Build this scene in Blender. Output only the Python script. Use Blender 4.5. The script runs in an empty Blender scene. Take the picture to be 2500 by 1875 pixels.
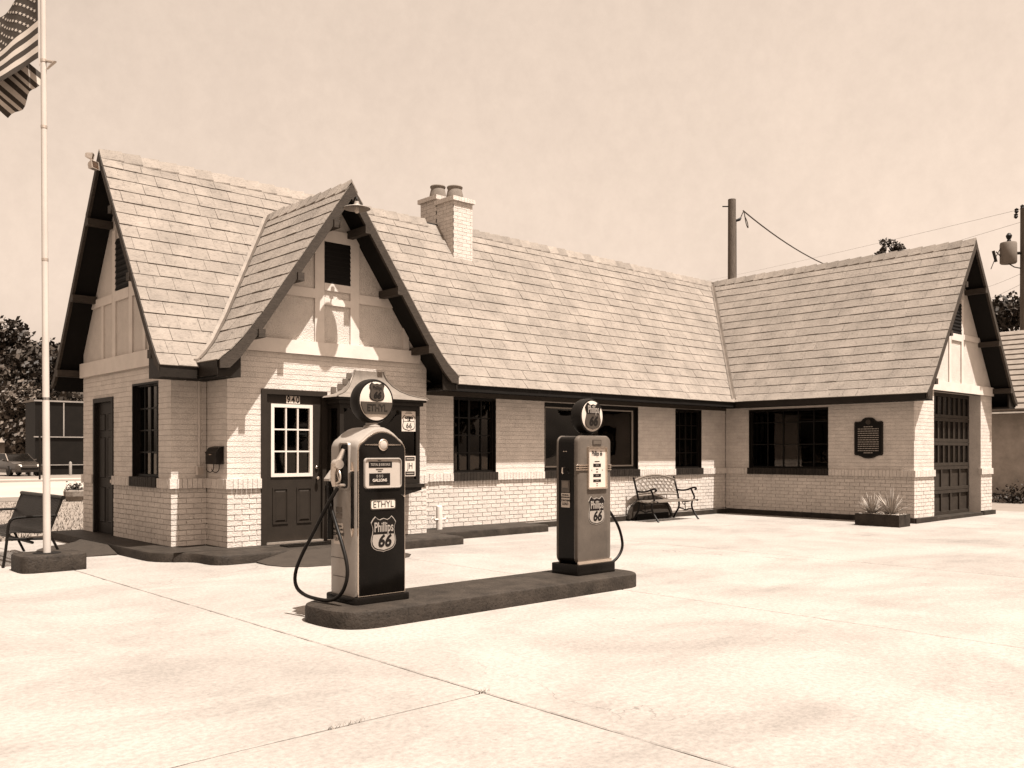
import bpy, math, random
from mathutils import Vector, Matrix
random.seed(7)
sc = bpy.context.scene
COL = sc.collection
R = math.radians

# ------------------------------------------------------------------ camera
CAM_A, CAM_F, CAM_H, CAM_HY = R(47.3), 2203.0, 1.47, 1104.0
cam_d = bpy.data.cameras.new('camera')
cam_d.sensor_width = 36.0
cam_d.lens = CAM_F / 2500.0 * 36.0
cam_d.shift_y = (CAM_HY - 937.5) / 2500.0
cam_d.clip_start, cam_d.clip_end = 0.1, 3000
cam = bpy.data.objects.new('camera', cam_d)
cam.location = (0, 0, CAM_H)
cam.rotation_euler = (R(90), 0, CAM_A - R(90))
COL.objects.link(cam)
sc.camera = cam

# ------------------------------------------------------------------ light
SUN_DIR = Vector((-0.035, 0.40, -1.0)).normalized()      # the way the light travels
to_sun = -SUN_DIR
elev = math.asin(to_sun.z)
azim = math.atan2(to_sun.x, to_sun.y)                      # clockwise from +Y
world = bpy.data.worlds.new('World')
sc.world = world
world.use_nodes = True
wn, wl = world.node_tree.nodes, world.node_tree.links
wn.clear()
sky = wn.new('ShaderNodeTexSky'); sky.sky_type = 'NISHITA'; sky.sun_disc = False
sky.sun_elevation = elev; sky.sun_rotation = azim
sky.air_density, sky.dust_density, sky.ozone_density = 1.0, 6.0, 1.0
bw = wn.new('ShaderNodeRGBToBW')
# thin, uneven high cloud, sepia like everything else in the picture
tc = wn.new('ShaderNodeTexCoord')
nz = wn.new('ShaderNodeTexNoise'); nz.inputs['Scale'].default_value = 2.4; nz.inputs['Detail'].default_value = 9; nz.inputs['Roughness'].default_value = 0.68
nz2 = wn.new('ShaderNodeTexNoise'); nz2.inputs['Scale'].default_value = 60; nz2.inputs['Detail'].default_value = 4; nz2.inputs['Roughness'].default_value = 0.7
mr = wn.new('ShaderNodeMapRange'); mr.inputs[1].default_value = 0.36; mr.inputs[2].default_value = 0.64; mr.inputs[3].default_value = 0.94; mr.inputs[4].default_value = 1.05
mr2 = wn.new('ShaderNodeMapRange'); mr2.inputs[1].default_value = 0.3; mr2.inputs[2].default_value = 0.7; mr2.inputs[3].default_value = 0.965; mr2.inputs[4].default_value = 1.025
wmp = wn.new('ShaderNodeMapping'); wmp.inputs['Scale'].default_value = (1.0, 1.0, 0.45); wmp.inputs['Rotation'].default_value = (0.5, 0.3, 0.4)
wl.new(tc.outputs['Generated'], wmp.inputs['Vector']); wl.new(wmp.outputs[0], nz.inputs['Vector']); wl.new(tc.outputs['Generated'], nz2.inputs['Vector'])
wl.new(nz.outputs['Fac'], mr.inputs[0]); wl.new(nz2.outputs['Fac'], mr2.inputs[0])
mm = wn.new('ShaderNodeMath'); mm.operation = 'MULTIPLY'; wl.new(mr.outputs[0], mm.inputs[0]); wl.new(mr2.outputs[0], mm.inputs[1])
ml = wn.new('ShaderNodeMath'); ml.operation = 'MULTIPLY'
pw = wn.new('ShaderNodeMath'); pw.operation = 'POWER'; pw.inputs[1].default_value = 0.62      # hazy bright sky, evened out
gain = wn.new('ShaderNodeMath'); gain.operation = 'MULTIPLY'; gain.inputs[1].default_value = 1.95
wl.new(sky.outputs[0], bw.inputs[0]); wl.new(bw.outputs[0], pw.inputs[0]); wl.new(pw.outputs[0], gain.inputs[0]); wl.new(gain.outputs[0], ml.inputs[0]); wl.new(mm.outputs[0], ml.inputs[1])
tint = wn.new('ShaderNodeMix'); tint.data_type = 'RGBA'; tint.blend_type = 'MULTIPLY'; tint.inputs[0].default_value = 1
tint.inputs[7].default_value = (1.0, 0.80, 0.65, 1)
wl.new(ml.outputs[0], tint.inputs[6])
bg = wn.new('ShaderNodeBackground'); bg.inputs['Strength'].default_value = 0.10
wl.new(tint.outputs[2], bg.inputs['Color'])
wo = wn.new('ShaderNodeOutputWorld'); wl.new(bg.outputs[0], wo.inputs['Surface'])

sun_d = bpy.data.lights.new('sun', 'SUN'); sun_d.energy = 5.0; sun_d.angle = R(0.53); sun_d.color = (1.0, 0.95, 0.885)
sun = bpy.data.objects.new('sun', sun_d)
sun.rotation_euler = (-SUN_DIR).to_track_quat('Z', 'Y').to_euler()
sun.location = (0, -10, 30)
COL.objects.link(sun)

vs = sc.view_settings
vs.view_transform = 'Standard'; vs.look = 'None'; vs.gamma = 1.0; vs.exposure = 1.5
vs.use_curve_mapping = False
sc.cycles.max_bounces = 8

# ------------------------------------------------------------------ helpers
WM = {}                                       # world matrix of each thing or part, by object name

def project(p):
    c, s = math.cos(CAM_A), math.sin(CAM_A)
    d = p[0] * c + p[1] * s
    r = p[0] * s - p[1] * c
    return 1250 + CAM_F * r / d, CAM_HY - CAM_F * (p[2] - CAM_H) / d

def pixel_area(quad):
    q = [project(p) for p in quad]
    a = 0
    for i in range(len(q)):
        x1, y1 = q[i]; x2, y2 = q[(i + 1) % len(q)]
        a += x1 * y2 - x2 * y1
    cx = sum(p[0] for p in q) / len(q); cy = sum(p[1] for p in q) / len(q)
    if not (0 < cx < 2500 and 0 < cy < 1875): return 0
    return abs(a) / 2

def tone(l):
    if l >= 0.2: return (l, l * 0.858, l * 0.738, 1)
    k = l / 0.2
    return (l, l * (0.76 + 0.098 * k), l * (0.58 + 0.158 * k), 1)

def material(name, l, rough=0.7, var=0.15, scale=3.0, bump=0.0, bscale=60.0, metal=0.0, spec=0.12,
             island=0.0, streak=None, speck=0.0, coat=0.0, pale=False, detail=6):
    m = bpy.data.materials.new(name); m.use_nodes = True
    n, k = m.node_tree.nodes, m.node_tree.links
    b = n['Principled BSDF']
    b.inputs['Roughness'].default_value = rough
    b.inputs['Metallic'].default_value = metal
    b.inputs['Specular IOR Level'].default_value = spec
    b.inputs['Coat Weight'].default_value = coat
    b.inputs['Coat Roughness'].default_value = 0.08
    geo = n.new('ShaderNodeNewGeometry')
    pos = geo.outputs['Position']
    if streak:
        mp = n.new('ShaderNodeMapping'); mp.inputs['Scale'].default_value = streak
        k.new(pos, mp.inputs['Vector']); pos_s = mp.outputs[0]
    else: pos_s = pos
    t = n.new('ShaderNodeTexNoise'); t.inputs['Scale'].default_value = scale; t.inputs['Detail'].default_value = detail; t.inputs['Roughness'].default_value = 0.65
    k.new(pos_s, t.inputs['Vector'])
    r = n.new('ShaderNodeMapRange'); r.inputs[1].default_value = 0.3; r.inputs[2].default_value = 0.7
    r.inputs[3].default_value = 1 - var; r.inputs[4].default_value = 1 + var
    k.new(t.outputs['Fac'], r.inputs[0])
    val = r.outputs[0]
    def mul(a, c):
        x = n.new('ShaderNodeMath'); x.operation = 'MULTIPLY'; k.new(a, x.inputs[0])
        if hasattr(c, 'is_linked'): k.new(c, x.inputs[1])
        else: x.inputs[1].default_value = c
        return x.outputs[0]
    if island:
        oi = n.new('ShaderNodeObjectInfo')
        ad = n.new('ShaderNodeMath'); ad.operation = 'ADD'; k.new(oi.outputs['Random'], ad.inputs[0]); k.new(geo.outputs['Random Per Island'], ad.inputs[1])
        fr = n.new('ShaderNodeMath'); fr.operation = 'FRACT'; k.new(ad.outputs[0], fr.inputs[0])
        r2 = n.new('ShaderNodeMapRange'); r2.inputs[3].default_value = 1 - island; r2.inputs[4].default_value = 1 + island
        k.new(fr.outputs[0], r2.inputs[0]); val = mul(val, r2.outputs[0])
    if speck:
        t2 = n.new('ShaderNodeTexNoise'); t2.inputs['Scale'].default_value = scale * 9; t2.inputs['Detail'].default_value = 5
        k.new(pos, t2.inputs['Vector'])
        r3 = n.new('ShaderNodeMapRange'); r3.inputs[1].default_value = 0.30; r3.inputs[2].default_value = 0.46; r3.inputs[3].default_value = 1 - speck; r3.inputs[4].default_value = 1.0
        k.new(t2.outputs['Fac'], r3.inputs[0]); val = mul(val, r3.outputs[0])
    mx = n.new('ShaderNodeMix'); mx.data_type = 'RGBA'; mx.blend_type = 'MULTIPLY'; mx.inputs[0].default_value = 1
    mx.inputs[6].default_value = (l, l * .882, l * .785, 1) if pale else tone(l); k.new(val, mx.inputs[7])
    k.new(mx.outputs[2], b.inputs['Base Color'])
    if bump:
        t4 = n.new('ShaderNodeTexNoise'); t4.inputs['Scale'].default_value = bscale; t4.inputs['Detail'].default_value = 5
        k.new(pos_s if streak else pos, t4.inputs['Vector'])
        bp = n.new('ShaderNodeBump'); bp.inputs['Strength'].default_value = bump; bp.inputs['Distance'].default_value = 0.02
        k.new(t4.outputs['Fac'], bp.inputs['Height']); k.new(bp.outputs[0], b.inputs['Normal'])
    return m

M = {}
M['brick'] = material('painted_brick', 0.43, 0.6, 0.10, 5, 0.45, 45, island=0.05, speck=0.22, pale=True)
M['brick_low'] = M['brick']
M['mortar'] = material('painted_mortar', 0.36, 0.8, 0.15, 8, 0.3, 60, pale=True)
M['stucco'] = material('stucco', 0.43, 0.8, 0.08, 4, 0.9, 70, speck=0.08, pale=True)
M['board'] = material('white_board', 0.45, 0.55, 0.08, 4, 0.1, 40, pale=True)
M['sillbrick'] = material('dark_painted_brick', 0.016, 0.6, 0.25, 12, 0.3, 45, island=0.2)
M['shingle'] = material('weathered_shingle', 0.158, 0.85, 0.21, 1.9, 0.6, 30, island=0.055, speck=0.26, detail=10)
M['cap'] = material('ridge_shingle', 0.16, 0.85, 0.2, 3, 0.4, 40, island=0.16, speck=0.25)
M['valley'] = material('valley_metal', 0.11, 0.5, 0.2, 5, 0.1, 20, metal=0.3)
M['trim'] = material('dark_trim_paint', 0.013, 0.5, 0.25, 6, 0.15, 30, speck=0.2)
M['trimrough'] = material('weathered_trim_paint', 0.036, 0.6, 0.3, 9, 0.3, 30, speck=0.3, streak=(1, 1, 6))
M['soffit'] = material('soffit_paint', 0.005, 0.7, 0.2, 4)
M['door'] = material('door_paint', 0.019, 0.45, 0.12, 5, 0.05, 40)
M['doordark'] = material('dark_door_paint', 0.011, 0.5, 0.15, 5, 0.05, 40)
M['garage'] = material('garage_door_paint', 0.026, 0.55, 0.2, 6, 0.1, 40)
M['whitepaint'] = material('white_gloss_paint', 0.46, 0.35, 0.05, 5, pale=True)
M['steel'] = material('dark_window_steel', 0.006, 0.45, 0.2, 8)
M['concrete'] = material('apron_concrete', 0.208, 0.85, 0.05, 0.8, 0.3, 35, island=0.02, detail=12, pale=True)
M['joint'] = material('joint_soil', 0.025, 0.95, 0.4, 10)
M['curb'] = material('curb_paint', 0.024, 0.62, 0.45, 4.5, 0.4, 40, speck=0.45, detail=10)
M['ramp'] = material('asphalt_ramp', 0.032, 0.9, 0.15, 8, 0.6, 90, speck=0.2)
M['lawn'] = material('dry_lawn', 0.14, 0.95, 0.3, 2.5, 0.6, 30)
M['blade'] = material('grass_blade', 0.12, 0.8, 0.25, 3, island=0.35)
M['road'] = material('street_concrete', 0.24, 0.85, 0.1, 0.3)
M['lot'] = material('lot_paving', 0.14, 0.9, 0.15, 0.4)
M['black'] = material('black_enamel', 0.004, 0.22, 0.3, 6, 0.03, 12, spec=0.12)
M['casing'] = material('pale_enamel', 0.2, 0.30, 0.08, 5, 0.03, 12, spec=0.35, coat=0.08, speck=0.08)
M['grey'] = material('grey_enamel', 0.07, 0.34, 0.16, 7, 0.04, 14, spec=0.3, coat=0.05, speck=0.15)
M['chrome'] = material('chrome', 0.62, 0.18, 0.1, 8, metal=1.0)
M['alu'] = material('cast_aluminium', 0.45, 0.38, 0.15, 14, 0.1, 60, metal=0.8)
M['tan'] = material('emblem_tan', 0.22, 0.4, 0.06, 6)
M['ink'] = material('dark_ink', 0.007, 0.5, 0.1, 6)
M['midink'] = material('mid_ink', 0.04, 0.5, 0.1, 6)
M['plate'] = material('white_enamel_plate', 0.42, 0.35, 0.06, 9)
M['face'] = material('display_face', 0.3, 0.4, 0.06, 9)
M['rubber'] = material('rubber', 0.006, 0.45, 0.2, 8)
M['iron'] = material('black_iron', 0.007, 0.4, 0.2, 8, 0.1, 60)
M['bronze'] = material('bronze_bench', 0.13, 0.5, 0.2, 10)
M['polewhite'] = material('flagpole_paint', 0.38, 0.4, 0.06, 2, pale=True)
M['wood'] = material('pole_wood', 0.085, 0.85, 0.35, 5, 0.5, 12, streak=(8, 8, 0.6))
M['flagdark'] = material('flag_dark', 0.035, 0.8, 0.08, 12)
M['flaglight'] = material('flag_light', 0.34, 0.8, 0.05, 12)
M['bark'] = material('bark', 0.03, 0.9, 0.3, 4, 0.6, 20)
M['leaf'] = material('foliage', 0.032, 0.55, 0.3, 0.6, island=0.55)
M['leaf2'] = material('foliage_pale', 0.07, 0.55, 0.3, 0.6, island=0.5)
M['yucca'] = material('yucca_leaf', 0.26, 0.5, 0.2, 6, island=0.35)
M['gravel'] = material('planter_gravel', 0.26, 0.9, 0.25, 30, 0.6, 60, island=0.25)
M['clay'] = material('chimney_clay', 0.13, 0.8, 0.18, 8, 0.15, 30)
M['shop'] = material('dark_shopfront', 0.006, 0.5, 0.2, 2)
M['housewall'] = material('house_wall', 0.13, 0.8, 0.1, 3)
M['houseroof'] = material('house_roof', 0.13, 0.9, 0.2, 5)
M['carpaint'] = material('car_paint', 0.025, 0.15, 0.1, 3, coat=0.8)
M['stone'] = material('neighbour_wall', 0.15, 0.9, 0.3, 5, 0.4, 30)
M['nwall'] = material('neighbour_render', 0.27, 0.9, 0.2, 3, 0.3, 30)
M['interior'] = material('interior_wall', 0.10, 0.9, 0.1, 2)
M['wire'] = material('wire_rubber', 0.04, 0.6, 0.1, 3)

def weather_concrete(m):
    n, k = m.node_tree.nodes, m.node_tree.links
    b = n['Principled BSDF']; src = b.inputs['Base Color'].links[0].from_socket
    geo = n.new('ShaderNodeNewGeometry')
    def noise(scale, stretch, detail=8, dist=0.0):
        mp = n.new('ShaderNodeMapping'); mp.inputs['Scale'].default_value = stretch; k.new(geo.outputs['Position'], mp.inputs['Vector'])
        t = n.new('ShaderNodeTexNoise'); t.inputs['Scale'].default_value = scale; t.inputs['Detail'].default_value = detail; t.inputs['Roughness'].default_value = 0.7; t.inputs['Distortion'].default_value = dist
        k.new(mp.outputs[0], t.inputs['Vector']); return t.outputs['Fac']
    def ramp_(fac, a, b_, lo, hi):
        r = n.new('ShaderNodeMapRange'); r.inputs[1].default_value = a; r.inputs[2].default_value = b_; r.inputs[3].default_value = lo; r.inputs[4].default_value = hi; k.new(fac, r.inputs[0]); return r.outputs[0]
    def mul(a, c):
        x = n.new('ShaderNodeMath'); x.operation = 'MULTIPLY'; k.new(a, x.inputs[0]); k.new(c, x.inputs[1]); return x.outputs[0]
    # long scuffs where cars pull in, patchy dirt, small oil drips, hairline cracks
    scuff = ramp_(noise(0.9, (0.4, 1.3, 1), 12, 0.3), 0.52, 0.74, 1.0, 0.76)
    patch = ramp_(noise(0.55, (1, 1, 1), 13, 0.5), 0.42, 0.66, 1.07, 0.80)
    drip = ramp_(noise(5.0, (1, 1, 1), 5), 0.66, 0.74, 1.0, 0.62)
    fine = ramp_(noise(26.0, (1, 1, 1), 6), 0.34, 0.62, 0.80, 1.08)
    v = n.new('ShaderNodeTexVoronoi'); v.feature = 'DISTANCE_TO_EDGE'; v.inputs['Scale'].default_value = 0.23
    dn = n.new('ShaderNodeTexNoise'); dn.inputs['Scale'].default_value = 1.7; dn.inputs['Detail'].default_value = 7
    k.new(geo.outputs['Position'], dn.inputs['Vector'])
    av = n.new('ShaderNodeVectorMath'); av.operation = 'MULTIPLY_ADD'; av.inputs[1].default_value = (1.1, 1.1, 0)
    k.new(dn.outputs['Color'], av.inputs[0]); k.new(geo.outputs['Position'], av.inputs[2]); k.new(av.outputs[0], v.inputs['Vector'])
    crack = ramp_(v.outputs['Distance'], 0.0005, 0.0014, 0.66, 1.0)
    gate = ramp_(noise(0.21, (1, 1, 1), 2), 0.50, 0.56, 0.0, 1.0)
    mxv = n.new('ShaderNodeMix'); mxv.data_type = 'FLOAT'; k.new(gate, mxv.inputs[0]); mxv.inputs[2].default_value = 1.0; k.new(crack, mxv.inputs[3])
    val = mul(mul(mul(mul(scuff, patch), drip), fine), mxv.outputs[0])
    mx = n.new('ShaderNodeMix'); mx.data_type = 'RGBA'; mx.blend_type = 'MULTIPLY'; mx.inputs[0].default_value = 1
    k.new(src, mx.inputs[6]); k.new(val, mx.inputs[7]); k.new(mx.outputs[2], b.inputs['Base Color'])
weather_concrete(M['concrete'])

def glass_material(name, tintl=0.25, rough=0.02):
    m = bpy.data.materials.new(name); m.use_nodes = True
    n, k = m.node_tree.nodes, m.node_tree.links; n.clear()
    o = n.new('ShaderNodeOutputMaterial'); tr = n.new('ShaderNodeBsdfTransparent'); gl = n.new('ShaderNodeBsdfGlossy')
    tr.inputs[0].default_value = tone(tintl); gl.inputs[0].default_value = (1, 0.93, 0.86, 1); gl.inputs['Roughness'].default_value = rough
    fr = n.new('ShaderNodeFresnel'); fr.inputs[0].default_value = 1.5
    geo = n.new('ShaderNodeNewGeometry')
    t = n.new('ShaderNodeTexNoise'); t.inputs['Scale'].default_value = 1.6; t.inputs['Detail'].default_value = 1
    bp = n.new('ShaderNodeBump'); bp.inputs['Strength'].default_value = 0.12; bp.inputs['Distance'].default_value = 0.03
    k.new(geo.outputs['Position'], t.inputs['Vector']); k.new(t.outputs['Fac'], bp.inputs['Height']); k.new(bp.outputs[0], gl.inputs['Normal'])
    mx = n.new('ShaderNodeMixShader'); k.new(fr.outputs[0], mx.inputs[0]); k.new(tr.outputs[0], mx.inputs[1]); k.new(gl.outputs[0], mx.inputs[2])
    k.new(mx.outputs[0], o.inputs['Surface'])
    return m
M['glass'] = glass_material('window_glass')
M['clearglass'] = glass_material('gauge_glass', 0.85)

class MB:
    def __init__(self): self.v = []; self.f = []
    def add(self, vs, fs):
        o = len(self.v); self.v += [tuple(p) for p in vs]; self.f += [tuple(i + o for i in f) for f in fs]; return self
    def box(self, x0, x1, y0, y1, z0, z1, fr=None):
        x0, x1 = min(x0, x1), max(x0, x1); y0, y1 = min(y0, y1), max(y0, y1); z0, z1 = min(z0, z1), max(z0, z1)
        vs = [(x0, y0, z0), (x1, y0, z0), (x1, y1, z0), (x0, y1, z0), (x0, y0, z1), (x1, y0, z1), (x1, y1, z1), (x0, y1, z1)]
        fs = [(0, 3, 2, 1), (4, 5, 6, 7), (0, 1, 5, 4), (1, 2, 6, 5), (2, 3, 7, 6), (3, 0, 4, 7)]
        if fr: vs = [fr(*p) for p in vs]
        return self.add(vs, fs)
    def prism(self, poly, fr, n0, n1):
        """poly: list of (a, b) ; fr(a, n, b) -> point"""
        k = len(poly)
        vs = [fr(a, n0, b) for a, b in poly] + [fr(a, n1, b) for a, b in poly]
        fs = [tuple(range(k)), tuple(range(2 * k - 1, k - 1, -1))] + [(i, i + k, (i + 1) % k + k, (i + 1) % k) for i in range(k)]
        return self.add(vs, fs)
    def loft(self, rings, cap=True, closed=True):
        k = len(rings[0]); o = []
        for r in rings: o += list(r)
        fs = []
        for j in range(len(rings) - 1):
            for i in range(k if closed else k - 1):
                i2 = (i + 1) % k
                fs.append((j * k + i, j * k + i2, (j + 1) * k + i2, (j + 1) * k + i))
        if cap:
            fs.append(tuple(range(k - 1, -1, -1))); fs.append(tuple((len(rings) - 1) * k + i for i in range(k)))
        return self.add(o, fs)
    def tube(self, pts, rad, sides=8, cap=True):
        pts = [Vector(p) for p in pts]; n = len(pts)
        rads = rad if isinstance(rad, (list, tuple)) else [rad] * n
        rings = []; up = None
        for i in range(n):
            t = (pts[min(i + 1, n - 1)] - pts[max(i - 1, 0)])
            if t.length < 1e-9: t = Vector((0, 0, 1))
            t.normalize()
            if up is None:
                up = Vector((0, 0, 1)) if abs(t.z) < 0.9 else Vector((1, 0, 0))
            a = up - t * up.dot(t)
            if a.length < 1e-6: a = t.orthogonal()
            a.normalize(); up = a; b = t.cross(a)
            rings.append([pts[i] + (a * math.cos(q) + b * math.sin(q)) * rads[i] for q in [2 * math.pi * s / sides for s in range(sides)]])
        return self.loft(rings, cap)
    def lathe(self, prof, c=(0, 0, 0), axis='z', sides=20, cap=True):
        rings = []
        for r, h in prof:
            ring = []
            for s in range(sides):
                q = 2 * math.pi * s / sides
                a, b = r * math.cos(q), r * math.sin(q)
                p = (a, b, h) if axis == 'z' else ((a, -h, b) if axis == 'y' else (h, a, b))
                ring.append((c[0] + p[0], c[1] + p[1], c[2] + p[2]))
            rings.append(ring)
        return self.loft(rings, cap)
    def build(self, name, mat, parent=None, smooth=False, label=None):
        me = bpy.data.meshes.new(name)
        v = self.v
        if parent is not None:
            inv = WM[parent.name].inverted()
            v = [tuple(inv @ Vector(p)) for p in v]
        me.from_pydata(v, [], self.f); me.update()
        import bmesh
        bm = bmesh.new(); bm.from_mesh(me); bmesh.ops.recalc_face_normals(bm, faces=bm.faces); bm.to_mesh(me); bm.free()
        return link(name, me, mat, parent, smooth, label)

def link(name, me, mat, parent=None, smooth=False, label=None):
    if mat is not None and not me.materials: me.materials.append(M[mat] if isinstance(mat, str) else mat)
    if smooth:
        me.polygons.foreach_set('use_smooth', [True] * len(me.polygons))
        try: me.set_sharp_from_angle(angle=R(40))
        except Exception: pass
    o = bpy.data.objects.new(name, me); COL.objects.link(o)
    if parent is not None: o.parent = parent
    WM[o.name] = WM[parent.name].copy() if parent is not None else Matrix()
    if label: o['label'] = label
    return o

def thing(name, label, cat, loc=(0, 0, 0), rz=0.0, group=None, kind=None):
    o = bpy.data.objects.new(name, None); COL.objects.link(o)
    o.location = loc; o.rotation_euler = (0, 0, rz); o.empty_display_size = 0.2
    WM[o.name] = Matrix.Translation(loc) @ Matrix.Rotation(rz, 4, 'Z')
    return tag(o, label, cat, group, kind)

def tag(o, label=None, cat=None, group=None, kind=None):
    if label: o['label'] = label
    if cat: o['category'] = cat
    if group: o['group'] = group
    if kind: o['kind'] = kind
    return o

def structure(mb, name, mat, label=None, **k):
    o = mb.build(name, mat, **k); o['kind'] = 'structure'
    if label: o['label'] = label
    return o

def place(name, me, mat, parent, mtx):
    """an object sharing mesh data, at a world matrix, under parent"""
    o = bpy.data.objects.new(name, me); COL.objects.link(o); o.parent = parent
    o.matrix_basis = WM[parent.name].inverted() @ mtx
    WM[o.name] = mtx
    return o

def text(body, size, mat, parent, mtx, depth=0.0012, shear=0.0, xs=1.0, ys=1.0, bold=0.0, name='lettering', align='CENTER'):
    """lettering in the XY plane of mtx (world), centred"""
    cu = bpy.data.curves.new(name, 'FONT'); cu.body = body; cu.size = size; cu.extrude = depth; cu.shear = shear; cu.offset = bold
    cu.align_x = align; cu.align_y = 'CENTER'; cu.resolution_u = 3
    t = bpy.data.objects.new('tmp_text', cu)
    me = bpy.data.meshes.new_from_object(t)
    bpy.data.objects.remove(t); bpy.data.curves.remove(cu)
    mt = (WM[parent.name].inverted() @ mtx @ Matrix.Diagonal((xs, ys, 1, 1)))
    me.transform(mt); me.materials.clear(); me.name = name
    return link(name, me, mat, parent)

def frameY(y0):   # wall facing -y : (s, n, z) -> point
    return lambda s, n, z: (s, y0 - n, z)
def frameX(x0):   # wall facing -x
    return lambda s, n, z: (x0 - n, s, z)
def mtxY(x, y, z):  # text matrix on a face looking to -y
    return Matrix.Translation((x, y, z)) @ Matrix.Rotation(R(90), 4, 'X')
def mtxX(x, y, z):  # text matrix on a face looking to -x
    return Matrix.Translation((x, y, z)) @ Matrix.Rotation(R(-90), 4, 'Z') @ Matrix.Rotation(R(90), 4, 'X')

def smooth_path(pts, it=2, closed=False):
    pts = [tuple(p) for p in pts]
    for _ in range(it):
        q = []
        n = len(pts)
        for i in range(n if closed else n - 1):
            a, b = pts[i], pts[(i + 1) % n]
            q.append(tuple(.75 * u + .25 * v for u, v in zip(a, b))); q.append(tuple(.25 * u + .75 * v for u, v in zip(a, b)))
        if not closed: q = [pts[0]] + q + [pts[-1]]
        pts = q
    return pts
def rrect(x0, x1, z0, z1, r, n=5):
    o = []
    for cx, cz, a0 in ((x1 - r, z1 - r, 0), (x0 + r, z1 - r, 90), (x0 + r, z0 + r, 180), (x1 - r, z0 + r, 270)):
        for i in range(n + 1):
            a = R(a0 + 90 * i / n); o.append((cx + r * math.cos(a), cz + r * math.sin(a)))
    return o
def circle(cx, cz, r, n=28):
    return [(cx + r * math.cos(2 * math.pi * i / n), cz + r * math.sin(2 * math.pi * i / n)) for i in range(n)]
def inset(poly, d):
    cx = (min(p[0] for p in poly) + max(p[0] for p in poly)) / 2; cz = (min(p[1] for p in poly) + max(p[1] for p in poly)) / 2
    w = max(p[0] for p in poly) - min(p[0] for p in poly); h = max(p[1] for p in poly) - min(p[1] for p in poly)
    return [(cx + (p[0] - cx) * (w - 2 * d) / w, cz + (p[1] - cz) * (h - 2 * d) / h) for p in poly]

# ------------------------------------------------------------------ ground, street, apron
structure(MB().add([(-900, -900, -0.06), (1500, -900, -0.06), (1500, 1500, -0.06), (-900, 1500, -0.06)], [(0, 1, 2, 3)]), 'ground', 'lawn', 'dry open ground reaching to the horizon')
structure(MB().box(-140, 200, 31.2, 49.5, -0.05, -0.02), 'road', 'road', 'pale concrete street behind the lawn')
structure(MB().box(-140, 200, 49.5, 52.0, -0.05, 0.08), 'sidewalk', 'road', 'raised sidewalk on the far side of the street')
structure(MB().box(-140, 200, 52.0, 120, -0.05, 0.0), 'parking_lot', 'lot', 'paved lot across the street')
structure(MB().box(-140, 200, 31.0, 31.2, -0.05, 0.08), 'kerb', 'road', 'low kerb along the near side of the street')
structure(MB().box(24.5, 60, -40, 31.0, -0.05, -0.03), 'side_lot', 'lot', 'paving beside the neighbouring building')

apron = thing('concrete_apron', 'pale concrete forecourt of large jointed slabs', 'pavement', kind='structure')
del apron['category']
bed = MB().box(-16.2, 24.5, -14.2, 16.7, -0.05, -0.024).build('joint_bed', 'joint', apron)
xs = [-16, -12.0, -8.1, -4.2, -0.3, 3.62, 7.42, 11.58, 15.45, 19.3, 24.4]
for i in range(len(xs) - 1):
    ys = [-14, -8, -3.5, 0.35, 4.18, 8.0, 11.95, 16.6] if xs[i] < 3.6 else ([-14, -7.6, -0.9, 10.1, 16.6] if i < 8 else [-14, -7.6, -0.9, 5.0, 10.1, 16.6])
    for j in range(len(ys) - 1):
        g = 0.009
        x0, x1, y0, y1 = xs[i] + g, xs[i + 1] - g, ys[j] + g, ys[j + 1] - g
        b = 0.008
        mb = MB()
        nx, ny = max(2, int((x1 - x0) / 0.12)), max(2, int((y1 - y0) / 0.12))
        # edges broken a little so the joint is never ruler straight
        ring_o, ring_i = [], []
        def jit(): return random.uniform(-0.004, 0.004) if random.random() > 0.06 else random.uniform(0.0, 0.014)
        for a in range(nx): ring_o.append((x0 + (x1 - x0) * a / nx, y0 + jit()))
        for a in range(ny): ring_o.append((x1 - jit(), y0 + (y1 - y0) * a / ny))
        for a in range(nx): ring_o.append((x1 - (x1 - x0) * a / nx, y1 - jit()))
        for a in range(ny): ring_o.append((x0 + jit(), y1 - (y1 - y0) * a / ny))
        cx, cy = (x0 + x1) / 2, (y0 + y1) / 2
        for px, py in ring_o:
            ring_i.append((px + (b if px < cx else -b) * (1 if abs(px - cx) > 0.4 * (x1 - x0) else 0), py + (b if py < cy else -b) * (1 if abs(py - cy) > 0.4 * (y1 - y0) else 0)))
        dz = random.uniform(-0.0015, 0.0015)
        mb.loft([[(p[0], p[1], -0.045) for p in ring_o], [(p[0], p[1], -0.006 + dz) for p in ring_o], [(p[0], p[1], dz) for p in ring_i]])
        mb.build('slab', 'concrete', apron)

# short dry grass beyond the apron, left of the station
mb = MB()
for i in range(9000):
    y = 16.75 + 14.0 * random.random() ** 1.5
    x = -1 + random.random() * (0.45 * y + 4.0)
    if 4.5 < x < 24 and y < 17.6: continue
    h = random.uniform(0.03, 0.09); a = random.uniform(0, math.pi); w = 0.012
    lx, ly = random.uniform(-0.04, 0.04), random.uniform(-0.04, 0.04)
    mb.add([(x - w * math.cos(a), y - w * math.sin(a), -0.06), (x + w * math.cos(a), y + w * math.sin(a), -0.06), (x + lx, y + ly, -0.05 + h)], [(0, 1, 2)])
tag(mb.build('grass', 'blade'), 'short dry grass on the lawn left of the station', 'grass', kind='stuff')

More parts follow.
